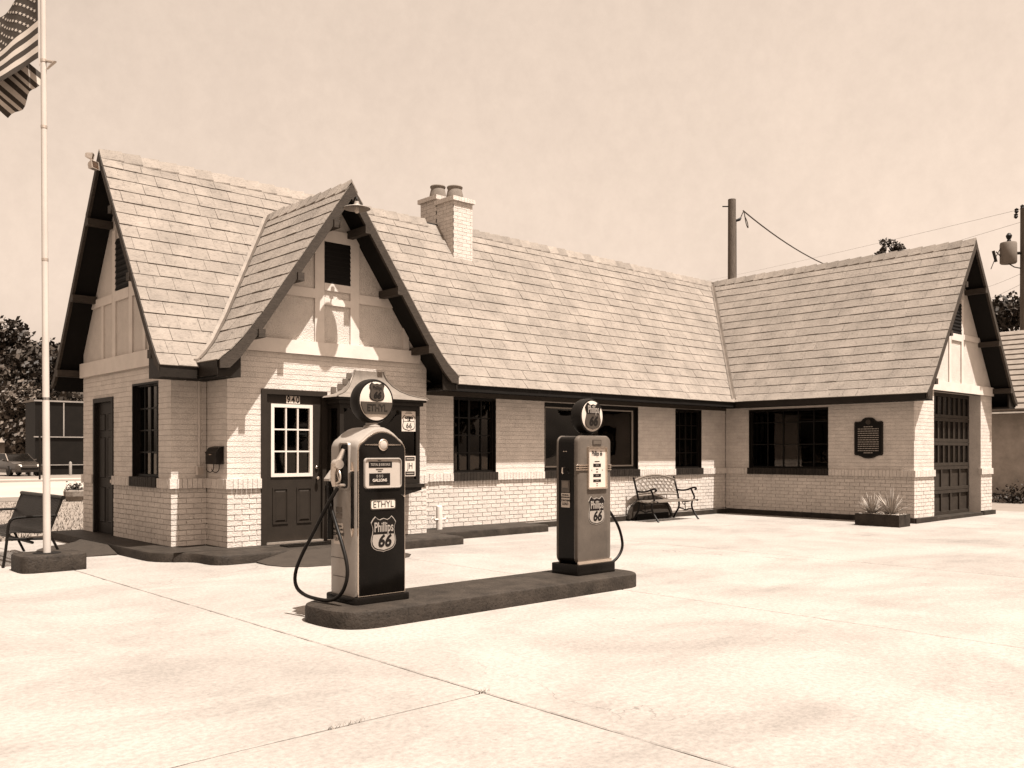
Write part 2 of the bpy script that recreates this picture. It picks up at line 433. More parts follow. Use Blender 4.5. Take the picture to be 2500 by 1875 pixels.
# building curb: follows the plan with rounded corners, dark painted
def extrude_outline(pts, z0, z1, bev=0.03):
    mb = MB(); c = Vector((sum(p[0] for p in pts) / len(pts), sum(p[1] for p in pts) / len(pts)))
    n = len(pts); ins = []
    for i in range(n):
        a, b, d = Vector(pts[i - 1]), Vector(pts[i]), Vector(pts[(i + 1) % n])
        t = (d - a).normalized(); nn = Vector((-t.y, t.x)); ins.append(tuple(b + nn * bev))
    r0 = [(p[0], p[1], z0) for p in pts]; r1 = [(p[0], p[1], z1 - bev) for p in pts]; r2 = [(p[0], p[1], z1) for p in ins]
    r15 = [((p[0] * .3 + q[0] * .7), (p[1] * .3 + q[1] * .7), z1 - bev * 0.3) for p, q in zip(ins, pts)]
    mb.loft([r0, r1, r15, r2]); return mb
def round_poly(pts, rad, n=5):
    out = []; k = len(pts)
    for i in range(k):
        p = Vector(pts[i][:2]); r = pts[i][2] if len(pts[i]) > 2 else rad
        if r <= 0: out.append(tuple(p)); continue
        a = (Vector(pts[i - 1][:2]) - p).normalized(); b = (Vector(pts[(i + 1) % k][:2]) - p).normalized()
        A, B = p + a * r, p + b * r
        for j in range(n + 1):
            t = j / n; out.append(tuple(A * (1 - t) ** 2 + p * 2 * t * (1 - t) + B * t ** 2))
    return out
out = round_poly([(4.62, 16.6, 0), (4.62, 12.0, .38), (5.06, 11.78, .25), (5.06, 11.12, .28), (9.2, 11.10, 0.02), (9.2, 11.8, 0), (11.85, 11.82, 0.05), (11.85, 13.2, 0), (11.0, 15.0, 0), (11, 16.6, 0)], .3)
structure(extrude_outline(out, -0.03, 0.13, 0.03), 'curb', 'curb', 'dark painted raised curb around the cottage front', smooth=True)
plinth = MB()
plinth.box(11.85, 18.66, 12.52, 12.8, -0.02, 0.10); plinth.box(18.64, 18.9, 8.02, 12.53, -0.02, 0.11); plinth.box(18.66, 19.70, 7.98, 8.3, -0.02, 0.10); plinth.box(22.32, 23.05, 7.98, 8.3, -0.02, 0.10)
structure(plinth, 'plinth', 'curb', 'dark base strip along the long wall and garage wing')
structure(MB().box(19.70, 22.32, 7.99, 8.6, -0.02, 0.07), 'garage_threshold', 'curb', 'low dark threshold under the garage door')

# asphalt ramps up to the curb
def ramp(pts, top_edge, name, label):
    """outline points on the ground; those nearest the curb are lifted"""
    mb = MB(); n = len(pts)
    low = [(p[0], p[1], -0.01) for p in pts]; up = [(p[0], p[1], p[2]) for p in pts]
    cx, cy = sum(p[0] for p in pts) / n, sum(p[1] for p in pts) / n
    rings = [low, up]
    for t in (.5, ):
        rings.append([(cx + (p[0] - cx) * t, cy + (p[1] - cy) * t, (p[2] + top_edge) * 0.5) for p in pts])
    mb.loft(rings); return structure(mb, name, 'ramp', label, smooth=True)
ramp([(5.62, 11.09, .02), (5.60, 10.75, .012), (5.68, 10.45, .008), (5.9, 10.25, .006), (6.3, 10.17, .006), (7.0, 10.17, .006), (7.5, 10.25, .006), (7.72, 10.5, .01), (7.78, 11.09, .02), (7.3, 11.12, .12), (6.1, 11.12, .12)], 0.10, 'door_ramp', 'rounded asphalt ramp up to the panelled front door')
ramp([(4.60, 15.3, .02), (4.2, 15.2, .008), (3.95, 14.8, .006), (3.75, 14.2, .006), (3.8, 13.7, .006), (4.1, 13.35, .008), (4.6, 13.3, .02), (4.6, 13.7, .12), (4.6, 14.9, .12)], 0.10, 'side_ramp', 'rounded asphalt ramp beside the flagpole leading to the end door')

# ------------------------------------------------------------------ the station
ST = thing('filling_station', 'white painted brick cottage filling station with steep shingled roofs and garage wing', 'building', (5.1, 12.62, 0))
Y_M, Y_G, X_E, X_R, X_W, Y_W = 12.62, 11.95, 5.10, 5.62, 18.72, 8.05
XG1, XW1, Y_B = 9.10, 23.0, 16.4
WALL_T = 2.72
Z_LOW0, Z_LOW1, Z_BELT0, Z_BELT1 = 0.13, 0.89, 0.955, 1.09

brick_me = MB().box(-.5, .5, -1, 0, -.5, .5)           # unit brick: x length, y 0 at wall back .. -1 outward, z height
_m = bpy.data.meshes.new('brick'); _m.from_pydata(brick_me.v, [], brick_me.f); _m.materials.append(M['brick']); brick_unit = _m
_m = bpy.data.meshes.new('sill_brick'); _m.from_pydata(brick_me.v, [], brick_me.f); _m.materials.append(M['sillbrick']); sill_unit = _m
bricks = []           # (wall part, axis, plane, s0, s1, z0, z1, depth, area)

def free_spans(s0, s1, z0, z1, ops):
    cuts = [(a, b) for a, b, c, d in ops if c < z1 - 0.004 and d > z0 + 0.004]
    cuts.sort(); out = []; cur = s0
    for a, b in cuts:
        if a > cur: out.append((cur, min(a, s1)))
        cur = max(cur, b)
    if cur < s1: out.append((cur, s1))
    return [(a, b) for a, b in out if b - a > 0.03]

def brick_courses(part, axis, plane, s0, s1, ops, zlow=Z_LOW0, top=WALL_T, belt=True, upper=True, sills=(), lower=True):
    fr = frameY(plane) if axis == 'y' else frameX(plane)
    def put(a, b, z0, z1, dep, unit=None):
        q = [fr(a, dep, z0), fr(b, dep, z0), fr(b, dep, z1), fr(a, dep, z1)]
        bricks.append((part, axis, plane, a, b, z0, z1, dep, pixel_area(q), unit or brick_unit))
    L, G = 0.215, 0.011
    zs = []
    if lower:
        n = max(1, round((Z_LOW1 - zlow) / 0.0765)); h = (Z_LOW1 - zlow) / n
        zs += [(zlow + i * h, zlow + (i + 1) * h, 'low', i) for i in range(n)]
    if upper:
        n = max(1, round((top - Z_BELT1) / 0.0775)); h = (top - Z_BELT1) / n
        zs += [(Z_BELT1 + i * h, Z_BELT1 + (i + 1) * h, 'up', i) for i in range(n)]
    for z0, z1, kind, i in zs:
        for a, b in free_spans(s0, s1, z0, z1, ops):
            off = (0.5 if i % 2 else 0.0) * (L + G)
            s = s0 - off - random.uniform(0, .004)
            while s < b:
                e = s + L
                p, q = max(a, s), min(b, e)
                if q - p > 0.025:
                    if kind == 'low':
                        g = 0.0055
                        put(p, q, z0 + g + random.uniform(-.0015, .0015), z1 - g + random.uniform(-.0015, .0015), 0.0 + random.uniform(-.002, .002))
                    else:
                        g = 0.0025 + random.uniform(0, .0015)
                        put(p, q + G - .001 if q == e else q, z0 + g, z1 - g, -0.0055 + random.uniform(-.0008, .0008))
                s = e + G
    if belt:
        # recessed course with little brick ends, then the projecting soldier course
        for a, b in free_spans(s0, s1, Z_LOW1, Z_BELT0, ops):
            n = max(1, int((b - a) / 0.113))
            for i in range(n):
                w = (b - a) / n; put(a + i * w + .005, a + (i + 1) * w - .005, Z_LOW1 + .006, Z_BELT0 - .004, -0.004)
        for a, b in free_spans(s0, s1, Z_BELT0, Z_BELT1, [o for o in ops] + [(x0, x1, Z_BELT0, Z_BELT1) for x0, x1 in sills]):
            n = max(1, round((b - a) / 0.076)); w = (b - a) / n
            for i in range(n): put(a + i * w + .003 - (.034 if i == 0 and a == s0 and axis == 'y' else 0), a + (i + 1) * w - .003, Z_BELT0, Z_BELT1 + .003, 0.033 + random.uniform(-.002, .002))
        for x0, x1 in sills:
            n = max(1, round((x1 - x0) / 0.076)); w = (x1 - x0) / n
            for i in range(n): put(x0 + i * w + .003, x0 + (i + 1) * w - .003, Z_BELT0, Z_BELT1 + .012, 0.045 + random.uniform(-.002, .002), sill_unit)

def wall(axis, plane, s0, s1, ops, name='brick_wall', zlow=Z_LOW0, top=WALL_T, thick=0.18, **k):
    fr = frameY(plane) if axis == 'y' else frameX(plane)
    mb = MB()
    zc = sorted(set([0.0, top] + [z for o in ops for z in (max(0, o[2]), min(top, o[3]))]))
    for z0, z1 in zip(zc, zc[1:]):
        for a, b in free_spans(s0, s1, z0, z1, ops):
            mb.box(a + (.014 if axis == 'y' and a == s0 else 0), b, -0.011, -thick, z0, z1, fr)
    p = mb.build(name, 'mortar', ST)
    brick_courses(p, axis, plane, s0, s1, ops, zlow, top, **k)
    return p

OP_END_DOOR = (14.93, 15.87, 0.0, 2.36); OP_END_WIN = (13.09, 14.12, 1.09, 2.51)
OP_DOOR = (6.13, 7.21, 0.0, 2.38); OP_BAY = (7.33, 8.60, 1.0, 2.2)
WIN = [(10.22, 11.24, 1.09, 2.47), (12.52, 15.40, 1.09, 2.45), (16.73, 17.74, 1.09, 2.46)]
OP_WW = (9.95, 11.97, 1.09, 2.47); OP_GAR = (19.70, 22.32, 0.0, 2.80)
w_end = wall('x', X_E, Y_M + .051, Y_B, [OP_END_DOOR, OP_END_WIN], sills=[(13.07, 14.14)])
w_m0 = wall('y', Y_M, X_E, X_R, [])
w_ret = wall('x', X_R, Y_G + .051, Y_M, [])
w_gab = wall('y', Y_G, X_R, XG1, [OP_DOOR, OP_BAY], top=2.92)
w_main = wall('y', Y_M, XG1, X_W, WIN, sills=[(a - .02, b + .02) for a, b, c, d in WIN], zlow=0.13)
w_wing = wall('x', X_W, Y_W + .051, Y_M, [OP_WW], sills=[(9.93, 11.99)], zlow=0.11)
w_wg = wall('y', Y_W, X_W, OP_GAR[0], [], zlow=0.10, top=2.8)
w_wg2 = wall('y', Y_W, OP_GAR[1], XW1, [], zlow=0.10, top=2.8)
# returns and hidden sides, plain
hid = MB()
hid.box(XG1 - .18, XG1, Y_G + .012, Y_M + .1, 0, 2.72)
hid.box(XW1 - .18, XW1, Y_W + .012, Y_B, 0, 2.72); hid.box(X_E + .012, XW1, Y_B - .18, Y_B, 0, 2.72)
hid.build('rear_wall', 'brick', ST)
# inside partition and ceiling so the rooms are dark behind the glass
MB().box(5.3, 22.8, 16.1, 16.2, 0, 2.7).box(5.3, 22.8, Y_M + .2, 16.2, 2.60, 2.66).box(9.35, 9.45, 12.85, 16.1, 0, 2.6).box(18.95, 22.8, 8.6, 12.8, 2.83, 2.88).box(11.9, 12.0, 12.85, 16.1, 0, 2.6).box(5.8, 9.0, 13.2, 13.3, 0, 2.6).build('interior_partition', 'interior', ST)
# garage recess cheeks (piers)
MB().box(OP_GAR[0] - .05, OP_GAR[0] + .004, Y_W + .012, Y_W + .34, 0.0, 2.8).box(OP_GAR[1] - .004, OP_GAR[1] + .05, Y_W + .012, Y_W + .34, 0, 2.8).box(OP_GAR[0], OP_GAR[1], Y_W + .02, Y_W + .34, 2.8, 2.86).build('garage_reveal', 'brick', ST)

bricks.sort(key=lambda b: -b[8])
rest = {}
for i, (part, axis, plane, a, b, z0, z1, dep, area, unit) in enumerate(bricks):
    fr = frameY(plane) if axis == 'y' else frameX(plane)
    th = dep + 0.05
    if i < 300:
        rz = 0 if axis == 'y' else R(-90)
        c = fr((a + b) / 2, -0.05, (z0 + z1) / 2)
        mt = Matrix.Translation(c) @ Matrix.Rotation(rz, 4, 'Z') @ Matrix.Diagonal((b - a, th, z1 - z0, 1))
        place('brick', unit, None, part, mt)
    else:
        rest.setdefault((part.name, 'sillbrick' if unit is sill_unit else 'brick'), (part, MB()))[1].box(a, b, -0.05, dep, z0, z1, fr)
for (pn, mt), (part, mb) in rest.items():
    o = mb.build('sill_brickwork' if mt == 'sillbrick' else 'brickwork', mt, part); o['kind'] = 'stuff'

# ------------------------------------------------------------------ roofs
class Profile:
    def __init__(self, pts):
        self.p = pts; self.l = [0]
        for a, b in zip(pts, pts[1:]): self.l.append(self.l[-1] + math.hypot(b[0] - a[0], b[1] - a[1]))
        self.T = self.l[-1]
    def at(self, t):
        t = min(max(t, 0), self.T)
        for i in range(len(self.p) - 1):
            if t <= self.l[i + 1] + 1e-9:
                k = (t - self.l[i]) / (self.l[i + 1] - self.l[i]); a, b = self.p[i], self.p[i + 1]
                return a[0] + (b[0] - a[0]) * k, a[1] + (b[1] - a[1]) * k
    def z(self, h):
        h = abs(h)
        for a, b in zip(self.p, self.p[1:]):
            if h <= b[0]: return a[1] + (b[1] - a[1]) * (h - a[0]) / (b[0] - a[0])
        return self.p[-1][1] if h < self.p[-1][0] + .05 else -9
PM = Profile([(0, 6.10), (1.98, 3.17), (2.22, 2.84), (2.38, 2.66)])
PG = Profile([(0, 5.46), (1.40, 3.44), (1.74, 3.00), (1.91, 2.83), (2.05, 2.715)])
PW = Profile([(0, 6.10), (2.12, 3.14), (2.36, 2.83), (2.52, 2.67)])
YR, XGC, XWC = 14.50, 7.34, 20.85
X0M, Y0G, Y0W = 4.74, 11.47, 7.62
def zM(x, y): return PM.z(y - YR) if X0M <= x <= 23.3 else -9
def zG(x, y): return PG.z(x - XGC) if Y0G <= y <= 14.4 else -9
def zW(x, y): return PW.z(x - XWC) if Y0W <= y <= YR else -9
# frames: (s along ridge, h out from ridge signed, z)
fM = lambda s, h, z: (s, YR + h, z)
fG = lambda s, h, z: (XGC + h, s, z)
fW = lambda s, h, z: (XWC + h, s, z)

def deck(prof, fr, s0, s1, name, inner=0.11):
    mb = MB()
    out_ = [(-h, z) for h, z in reversed(prof.p)] + [(h, z) for h, z in prof.p[1:]]
    inn = [(h, z - inner - .03) for h, z in out_]
    n = len(out_)
    vs = [fr(s0, h, z) for h, z in out_] + [fr(s0, h, z) for h, z in inn] + [fr(s1, h, z) for h, z in out_] + [fr(s1, h, z) for h, z in inn]
    fs = []
    for i in range(n - 1):
        fs += [(i, i + 1, 2 * n + i + 1, 2 * n + i), (n + i, 3 * n + i, 3 * n + i + 1, n + i + 1), (i, n + i, n + i + 1, i + 1), (2 * n + i, 2 * n + i + 1, 3 * n + i + 1, 3 * n + i)]
    fs += [(0, 2 * n, 3 * n, n), (n - 1, 2 * n - 1, 4 * n - 1, 3 * n - 1)]
    return mb.add(vs, fs).build(name, 'soffit', ST)
roofM = deck(PM, fM, X0M + .03, 23.3, 'roof', 0.10)
roofG = deck(PG, fG, Y0G + .03, 13.9, 'roof', 0.10)
roofW = deck(PW, fW, Y0W + .03, 14.4, 'roof', 0.10)

# shingles: one wedge mesh shared by the pieces
sv = [(0, 0, 0.0), (1, 0, 0.0), (1, 1, 0.0), (0, 1, 0.0), (0, 0, 0.15), (1, 0, 0.15), (1, 1, 1.0), (0, 1, 1.0)]
sf = [(0, 3, 2, 1), (4, 5, 6, 7), (0, 1, 5, 4), (1, 2, 6, 5), (2, 3, 7, 6), (3, 0, 4, 7)]
shingle_me = bpy.data.meshes.new('shingle'); shingle_me.from_pydata(sv, [], sf); shingle_me.materials.append(M['shingle'])
pieces = []          # (roof, matrix, area)
def shingles(roof, prof, fr, side, s0, s1, cull, exposure=0.243, vis=True, W=0.30):
    n = round((prof.T - 0.06) / exposure); e = (prof.T - 0.06) / n
    flip = Vector(fr(1, 0, 0)) - Vector(fr(0, 0, 0))
    for r in range(n):
        tb = prof.T + 0.035 - r * e
        s = s0 - (random.uniform(.1, .2) if r % 2 else random.uniform(0, .05))
        while s < s1:
            w = W * random.uniform(0.92, 1.06)
            a, b = max(s, s0), min(s + w - .004, s1); s += w
            if b - a < 0.04: continue
            t1 = min(tb + random.choice((0, 0, 0, random.uniform(-.008, .012))), prof.T + 0.03); t0 = tb - e - 0.045
            def pt(t):
                if t > prof.T:
                    h1, z1 = prof.at(prof.T - .05); h2, z2 = prof.at(prof.T); k = (t - prof.T) / .05
                    return h2 + (h2 - h1) * k, z2 + (z2 - z1) * k
                return prof.at(t)
            (h0, z0), (h1, z1) = pt(max(t0, 0)), pt(t1)
            O = Vector(fr(a, side * h0, z0)); S = Vector(fr(b, side * h0, z0)) - O; D = Vector(fr(a, side * h1, z1)) - O
            N = S.cross(D)
            if N.z < 0: N = -N
            N.normalize(); th = 0.0155 + random.uniform(-.003, .005)
            c = O + S * .5 + D * .5
            if cull(c): continue
            tilt = random.uniform(-.006, .006)
            mt = Matrix(((S.x, D.x + S.x / S.length * tilt, N.x * th, O.x), (S.y, D.y + S.y / S.length * tilt, N.y * th, O.y), (S.z, D.z, N.z * th, O.z + .004), (0, 0, 0, 1)))
            q = [O, O + S, O + S + D, O + D]
            # only pieces that face the camera count as the largest ones
            ar = pixel_area(q) if vis and N.dot(Vector((0, 0, CAM_H)) - c) > 0 else 0
            pieces.append((roof, mt, ar))
shingles(roofM, PM, fM, -1, X0M, 23.3, lambda c: zG(c.x, c.y) > c.z + .22 or (zW(c.x, c.y) > c.z + .22) or c.x > 21.3)
shingles(roofM, PM, fM, 1, X0M, 23.3, lambda c: c.x > 7, vis=False)
shingles(roofG, PG, fG, -1, Y0G, 14.2, lambda c: zM(c.x, c.y) > c.z + .22)
shingles(roofG, PG, fG, 1, Y0G, 14.2, lambda c: zM(c.x, c.y) > c.z + .22)
shingles(roofW, PW, fW, -1, Y0W, 14.45, lambda c: zM(c.x, c.y) > c.z + .22)
shingles(roofW, PW, fW, 1, Y0W, 14.45, lambda c: c.y > 9.0, vis=False)
pieces.sort(key=lambda p: -p[2])
rest = {}
for i, (roof, mt, ar) in enumerate(pieces):
    if i < 300: 
        o = place('shingle', shingle_me, None, roof, mt)
    else:
        rest.setdefault(roof.name, (roof, MB()))[1].add([mt @ Vector(p) for p in sv], sf)
for roof, mb in rest.values():
    o = mb.build('shingle_courses', 'shingle', roof); o['kind'] = 'stuff'

def ridge_caps(roof, prof, fr, s0, s1, stop=None, w=0.27, flip=False):
    n = int((s1 - s0) / w) + 1
    (h0, z0), (h1, z1) = prof.at(0), prof.at(0.19)
    for i in range(n):
        a = s0 + i * w; b = min(a + w + .05, s1)
        if b - a < .06: continue
        up0, up1 = (0.026, 0.056) if not flip else (0.056, 0.026)
        jz = random.uniform(-.004, .006)
        mb = MB()
        def sec(s, u): return [fr(s, -h1, z1 + u), fr(s, 0, z0 + u + .012 + jz), fr(s, h1, z1 + u), fr(s, h1, z1 + u - .022), fr(s, 0, z0 + u - .03), fr(s, -h1, z1 + u - .022)]
        mb.loft([sec(a, up0), sec(b, up1)])
        mb.build('ridge_cap', 'cap', roof)
ridge_caps(roofM, PM, fM, X0M, 11.0, w=0.29); ridge_caps(roofM, PM, fM, 11.8, 20.9, w=0.29)
ridge_caps(roofG, PG, fG, Y0G, 13.98, w=0.29, flip=True)
ridge_caps(roofW, PW, fW, Y0W, 14.45, w=0.29, flip=True)

def valley(roof, pts, w=0.075, name='valley_flashing'):
    mb = MB()
    # a shallow folded strip: each station has (p, sideA, sideB)
    rings = []
    for p, a, b in pts:
        p, a, b = Vector(p), Vector(a), Vector(b)
        rings.append([a, (a + p) / 2 + Vector((0, 0, .004)), p + Vector((0, 0, .008)), (b + p) / 2 + Vector((0, 0, .004)), b, b - Vector((0, 0, .05)), p - Vector((0, 0, .08)), a - Vector((0, 0, .05))])
    mb.loft(rings); return mb.build(name, 'valley', roof)
def valley_gable(side):
    st = []
    for i in range(13):
        # height falls from the gable ridge to the eave
        h = 0.02 + (2.05 - .02) * i / 12
        z = PG.z(h)
        # y where the main roof is at the same height
        lo, hi = 0.0, 2.38
        for _ in range(40):
            m_ = (lo + hi) / 2
            if PM.z(m_) > z: lo = m_
            else: hi = m_
        y = YR - lo; x = XGC + side * h
        w = 0.075; up = .046
        a = (x + side * w * .75, y, PM.z(y - YR) + up); 
        b = (x - side * .02, y - w * .9, PG.z(h - .02) + up)
        st.append(((x, y, z + up), a, b))
    return st
valley(roofG, valley_gable(-1)); valley(roofG, valley_gable(1))
st = []
for i in range(13):
    h = 0.02 + (2.50 - .02) * i / 12; z = PW.z(h)
    lo, hi = 0.0, 2.38
    for _ in range(40):
        m_ = (lo + hi) / 2
        if PM.z(m_) > z: lo = m_
        else: hi = m_
    y = YR - lo; x = XWC - h; up = .046
    st.append(((x, y, z + up), (x - .07, y, PM.z(y - YR) + up), (x, y - .07, z + up)))
valley(roofW, st)

def barge(roof, prof, fr, s, depth, thick, mat='trimrough', drop=0.0, name='barge_board'):
    for side in (-1, 1):
        mb = MB(); n = len(prof.p)
        o = [(side * h, z - .004 - drop) for h, z in prof.p]
        dd = [depth * 1.45, depth * 1.3] + [depth] * (n - 2)
        i_ = [(side * max(h - (0 if k else 0), 0), z - .004 - drop - (depth * 1.75 if k < n - 1 else depth * .95)) for k, (h, z) in enumerate(prof.p)]
        rings = []
        for (a, b) in zip(o, i_): rings.append([fr(s, a[0], a[1]), fr(s + thick, a[0], a[1]), fr(s + thick, b[0], b[1]), fr(s, b[0], b[1])])
        mb.loft(rings); mb.build(name, mat, roof)
barge(roofM, PM, fM, X0M - .01, 0.095, 0.045)
barge(roofG, PG, fG, Y0G - .01, 0.125, 0.05)
barge(roofW, PW, fW, Y0W - .01, 0.10, 0.05)

# eave fascias, soffits and the frieze board under the long eave
fa = MB().box(9.42, 18.40, 12.125, 12.16, 2.57, 2.652); fa.build('fascia', 'trim', roofM)
MB().box(X0M, 5.26, 12.105, 12.14, 2.49, 2.652).build('fascia', 'trim', roofM)
MB().box(9.42, 18.40, 12.16, 12.60, 2.555, 2.575).build('soffit_board', 'soffit', roofM)
MB().box(X0M + .08, 5.27, 12.14, 12.60, 2.49, 2.52).build('soffit_board', 'soffit', roofM)
MB().box(9.12, 18.68, 12.575, 12.609, 2.47, 2.555).build('frieze_board', 'trimrough', roofM)
MB().box(5.275, 5.31, Y0G + .05, 12.105, 2.51, 2.70).build('fascia', 'trim', roofG)
for xa, xb in ((5.31, 5.60), (9.12, 9.37)): MB().box(xa, xb, Y0G + .09, 12.6, 2.49, 2.52).build('soffit_board', 'soffit', roofG)
# boxed ends of the eaves
for xa, xb in ((5.282, 5.615), (9.115, 9.40)):
    xs_ = [xa, xa + (xb - xa) * .35, xa + (xb - xa) * .7, xb]
    MB().prism([(xa, 2.488)] + [(xb, 2.488)] + [(x, PG.z(x - XGC) - .10) for x in reversed(xs_)], frameY(Y0G + .085), .03, 0).build('eave_end', 'trim', roofG)
ys_ = [12.115, 12.25, 12.42, 12.61]
MB().prism([(12.115, 2.488), (12.61, 2.488)] + [(y, PM.z(y - YR) - .10) for y in reversed(ys_)], frameX(X0M + .075), .03, 0).build('eave_end', 'trim', roofM)
MB().prism([(18.335, 2.52), (18.71, 2.52)] + [(x, PW.z(x - XWC) - .10) for x in (18.71, 18.6, 18.45, 18.335)], frameY(Y0W + .085), .03, 0).build('eave_end', 'trimrough', roofW)
MB().prism([(23.01, 2.51), (23.36, 2.51)] + [(x, PW.z(x - XWC) - .10) for x in (23.36, 23.2, 23.1, 23.01)], frameY(Y0W + .085), .03, 0).build('eave_end', 'trim', roofW)
MB().box(9.37, 9.41, Y0G + .05, 12.2, 2.51, 2.70).build('fascia', 'trim', roofG)
MB().box(18.325, 18.36, Y0W + .05, 12.07, 2.52, 2.66).build('fascia', 'trim', roofW)
MB().box(18.36, 18.70, Y0W + .05, 12.5, 2.52, 2.545).build('soffit_board', 'soffit', roofW)
MB().box(23.02, 23.34, Y0W + .05, 12, 2.50, 2.535).box(23.34, 23.37, Y0W + .05, 12, 2.50, 2.66).build('fascia', 'trim', roofW)

# bracket ends under the rakes
def brackets(roof, prof, fr, s0, s1, hs, w=.10, hgt=.115):
    for side in (-1, 1):
        for h in hs:
            z = prof.z(h) - .20
            x = side * (h)
            MB().box(s0, s1, x - w / 2, x + w / 2, z - hgt, z, lambda s, hh, zz: fr(s, hh, zz)).build('bracket', 'trimrough', roof)
brackets(roofG, PG, fG, Y0G - .045, Y_G, (0.27, 0.86, 1.46))
brackets(roofM, PM, fM, X0M - .02, X_E, (0.5, 1.25, 2.05))
brackets(roofW, PW, fW, Y0W - .02, Y_W, (0.55, 1.35, 2.1))

# ------------------------------------------------------------------ gable fields: stucco with boards
def gable_field(axis, plane, c, prof, zb, half, boards, name='stucco_gable'):
    fr = frameY(plane) if axis == 'y' else frameX(plane)
    poly = [(c - half, zb), (c + half, zb)]
    hs = [half * k / 8 for k in range(8, -1, -1)]
    right = [(c + h, prof.z(h) - .10) for h in hs]; left = [(c - h, prof.z(h) - .10) for h in reversed(hs[:-1])]
    mb = MB().prism(poly + right + left, fr, -0.012, -0.14)
    p = mb.build(name, 'stucco', ST)
    for (a, b, z0, z1) in boards:
        # clip to the rake
        def top(s): return min(z1, prof.z(s - c) - (.13 if b - a < 3 else .10))
        ss = [a + (b - a) * i / 24 for i in range(25)]
        ok = [q for q in ss if top(q) > z0 + .012]
        if len(ok) < 2: continue
        pl = [(ok[0], z0), (ok[-1], z0)] + [(q, top(q)) for q in reversed(ok)]
        MB().prism(pl, fr, 0.014 if z1 - z0 > (b - a) else (0.05 if b - a > 3 else 0.018), -0.03).build('timber_board', 'board', p)
    return p
def louvre(axis, plane, s0, s1, z0, z1, n=9):
    fr = frameY(plane) if axis == 'y' else frameX(plane)
    v = MB().box(s0, s1, 0.004, -.02, z0, z1, fr).build('vent', 'ink', ST)
    for i in range(n):
        z = z0 + (z1 - z0) * (i + .25) / n
        MB().add([fr(s0, .006, z + .045), fr(s1, .006, z + .045), fr(s1, .022, z), fr(s0, .022, z), fr(s0, .006, z + .035), fr(s1, .006, z + .035), fr(s1, .022, z - .008), fr(s0, .022, z - .008)],
                 [(0, 1, 2, 3), (4, 7, 6, 5), (2, 6, 7, 3), (0, 4, 5, 1), (0, 3, 7, 4), (1, 5, 6, 2)]).build('slat', 'soffit', v)
VX0, VX1 = 7.16, 7.62
gable_field('y', Y_G, XGC + .02, PG, 2.92, 1.74, [(5.64, 9.08, 2.92, 3.12), (VX0 - .16, VX0, 3.12, 4.80), (VX1, VX1 + .16, 3.12, 4.80), (VX0 - .16, VX1 + .16, 4.66, 4.84), (VX0, VX1, 3.70, 3.80), (VX0, VX1, 3.92, 4.03), (6.2, VX0 - .16, 3.78, 3.92), (VX1 + .16, 8.5, 3.78, 3.92), (5.95, 6.06, 3.12, 3.9), (8.62, 8.73, 3.12, 3.9)])
louvre('y', Y_G, VX0, VX1, 4.03, 4.66)
gable_field('x', X_E, YR + .01, PM, WALL_T, 1.9, [(12.60, 16.42, 2.74, 2.98), (14.08, 14.22, 2.98, 5.0), (14.80, 14.94, 2.98, 5.0), (13.55, 13.65, 2.98, 3.9), (15.35, 15.45, 2.98, 3.9), (13.0, 14.08, 3.86, 4.0), (14.94, 16.0, 3.86, 4.0), (14.22, 14.80, 3.86, 4.02)])
louvre('x', X_E, 14.22, 14.80, 4.02, 4.85)
gable_field('y', Y_W, XWC + .01, PW, 2.8, 2.13, [(18.75, 22.98, 2.80, 3.00), (20.46, 20.58, 3.0, 4.9), (21.14, 21.26, 3.0, 4.9), (20.58, 21.14, 3.95, 4.1), (19.4, 20.46, 4.0, 4.12), (21.26, 22.3, 4.0, 4.12)])
louvre('y', Y_W, 20.58, 21.14, 4.1, 4.8)

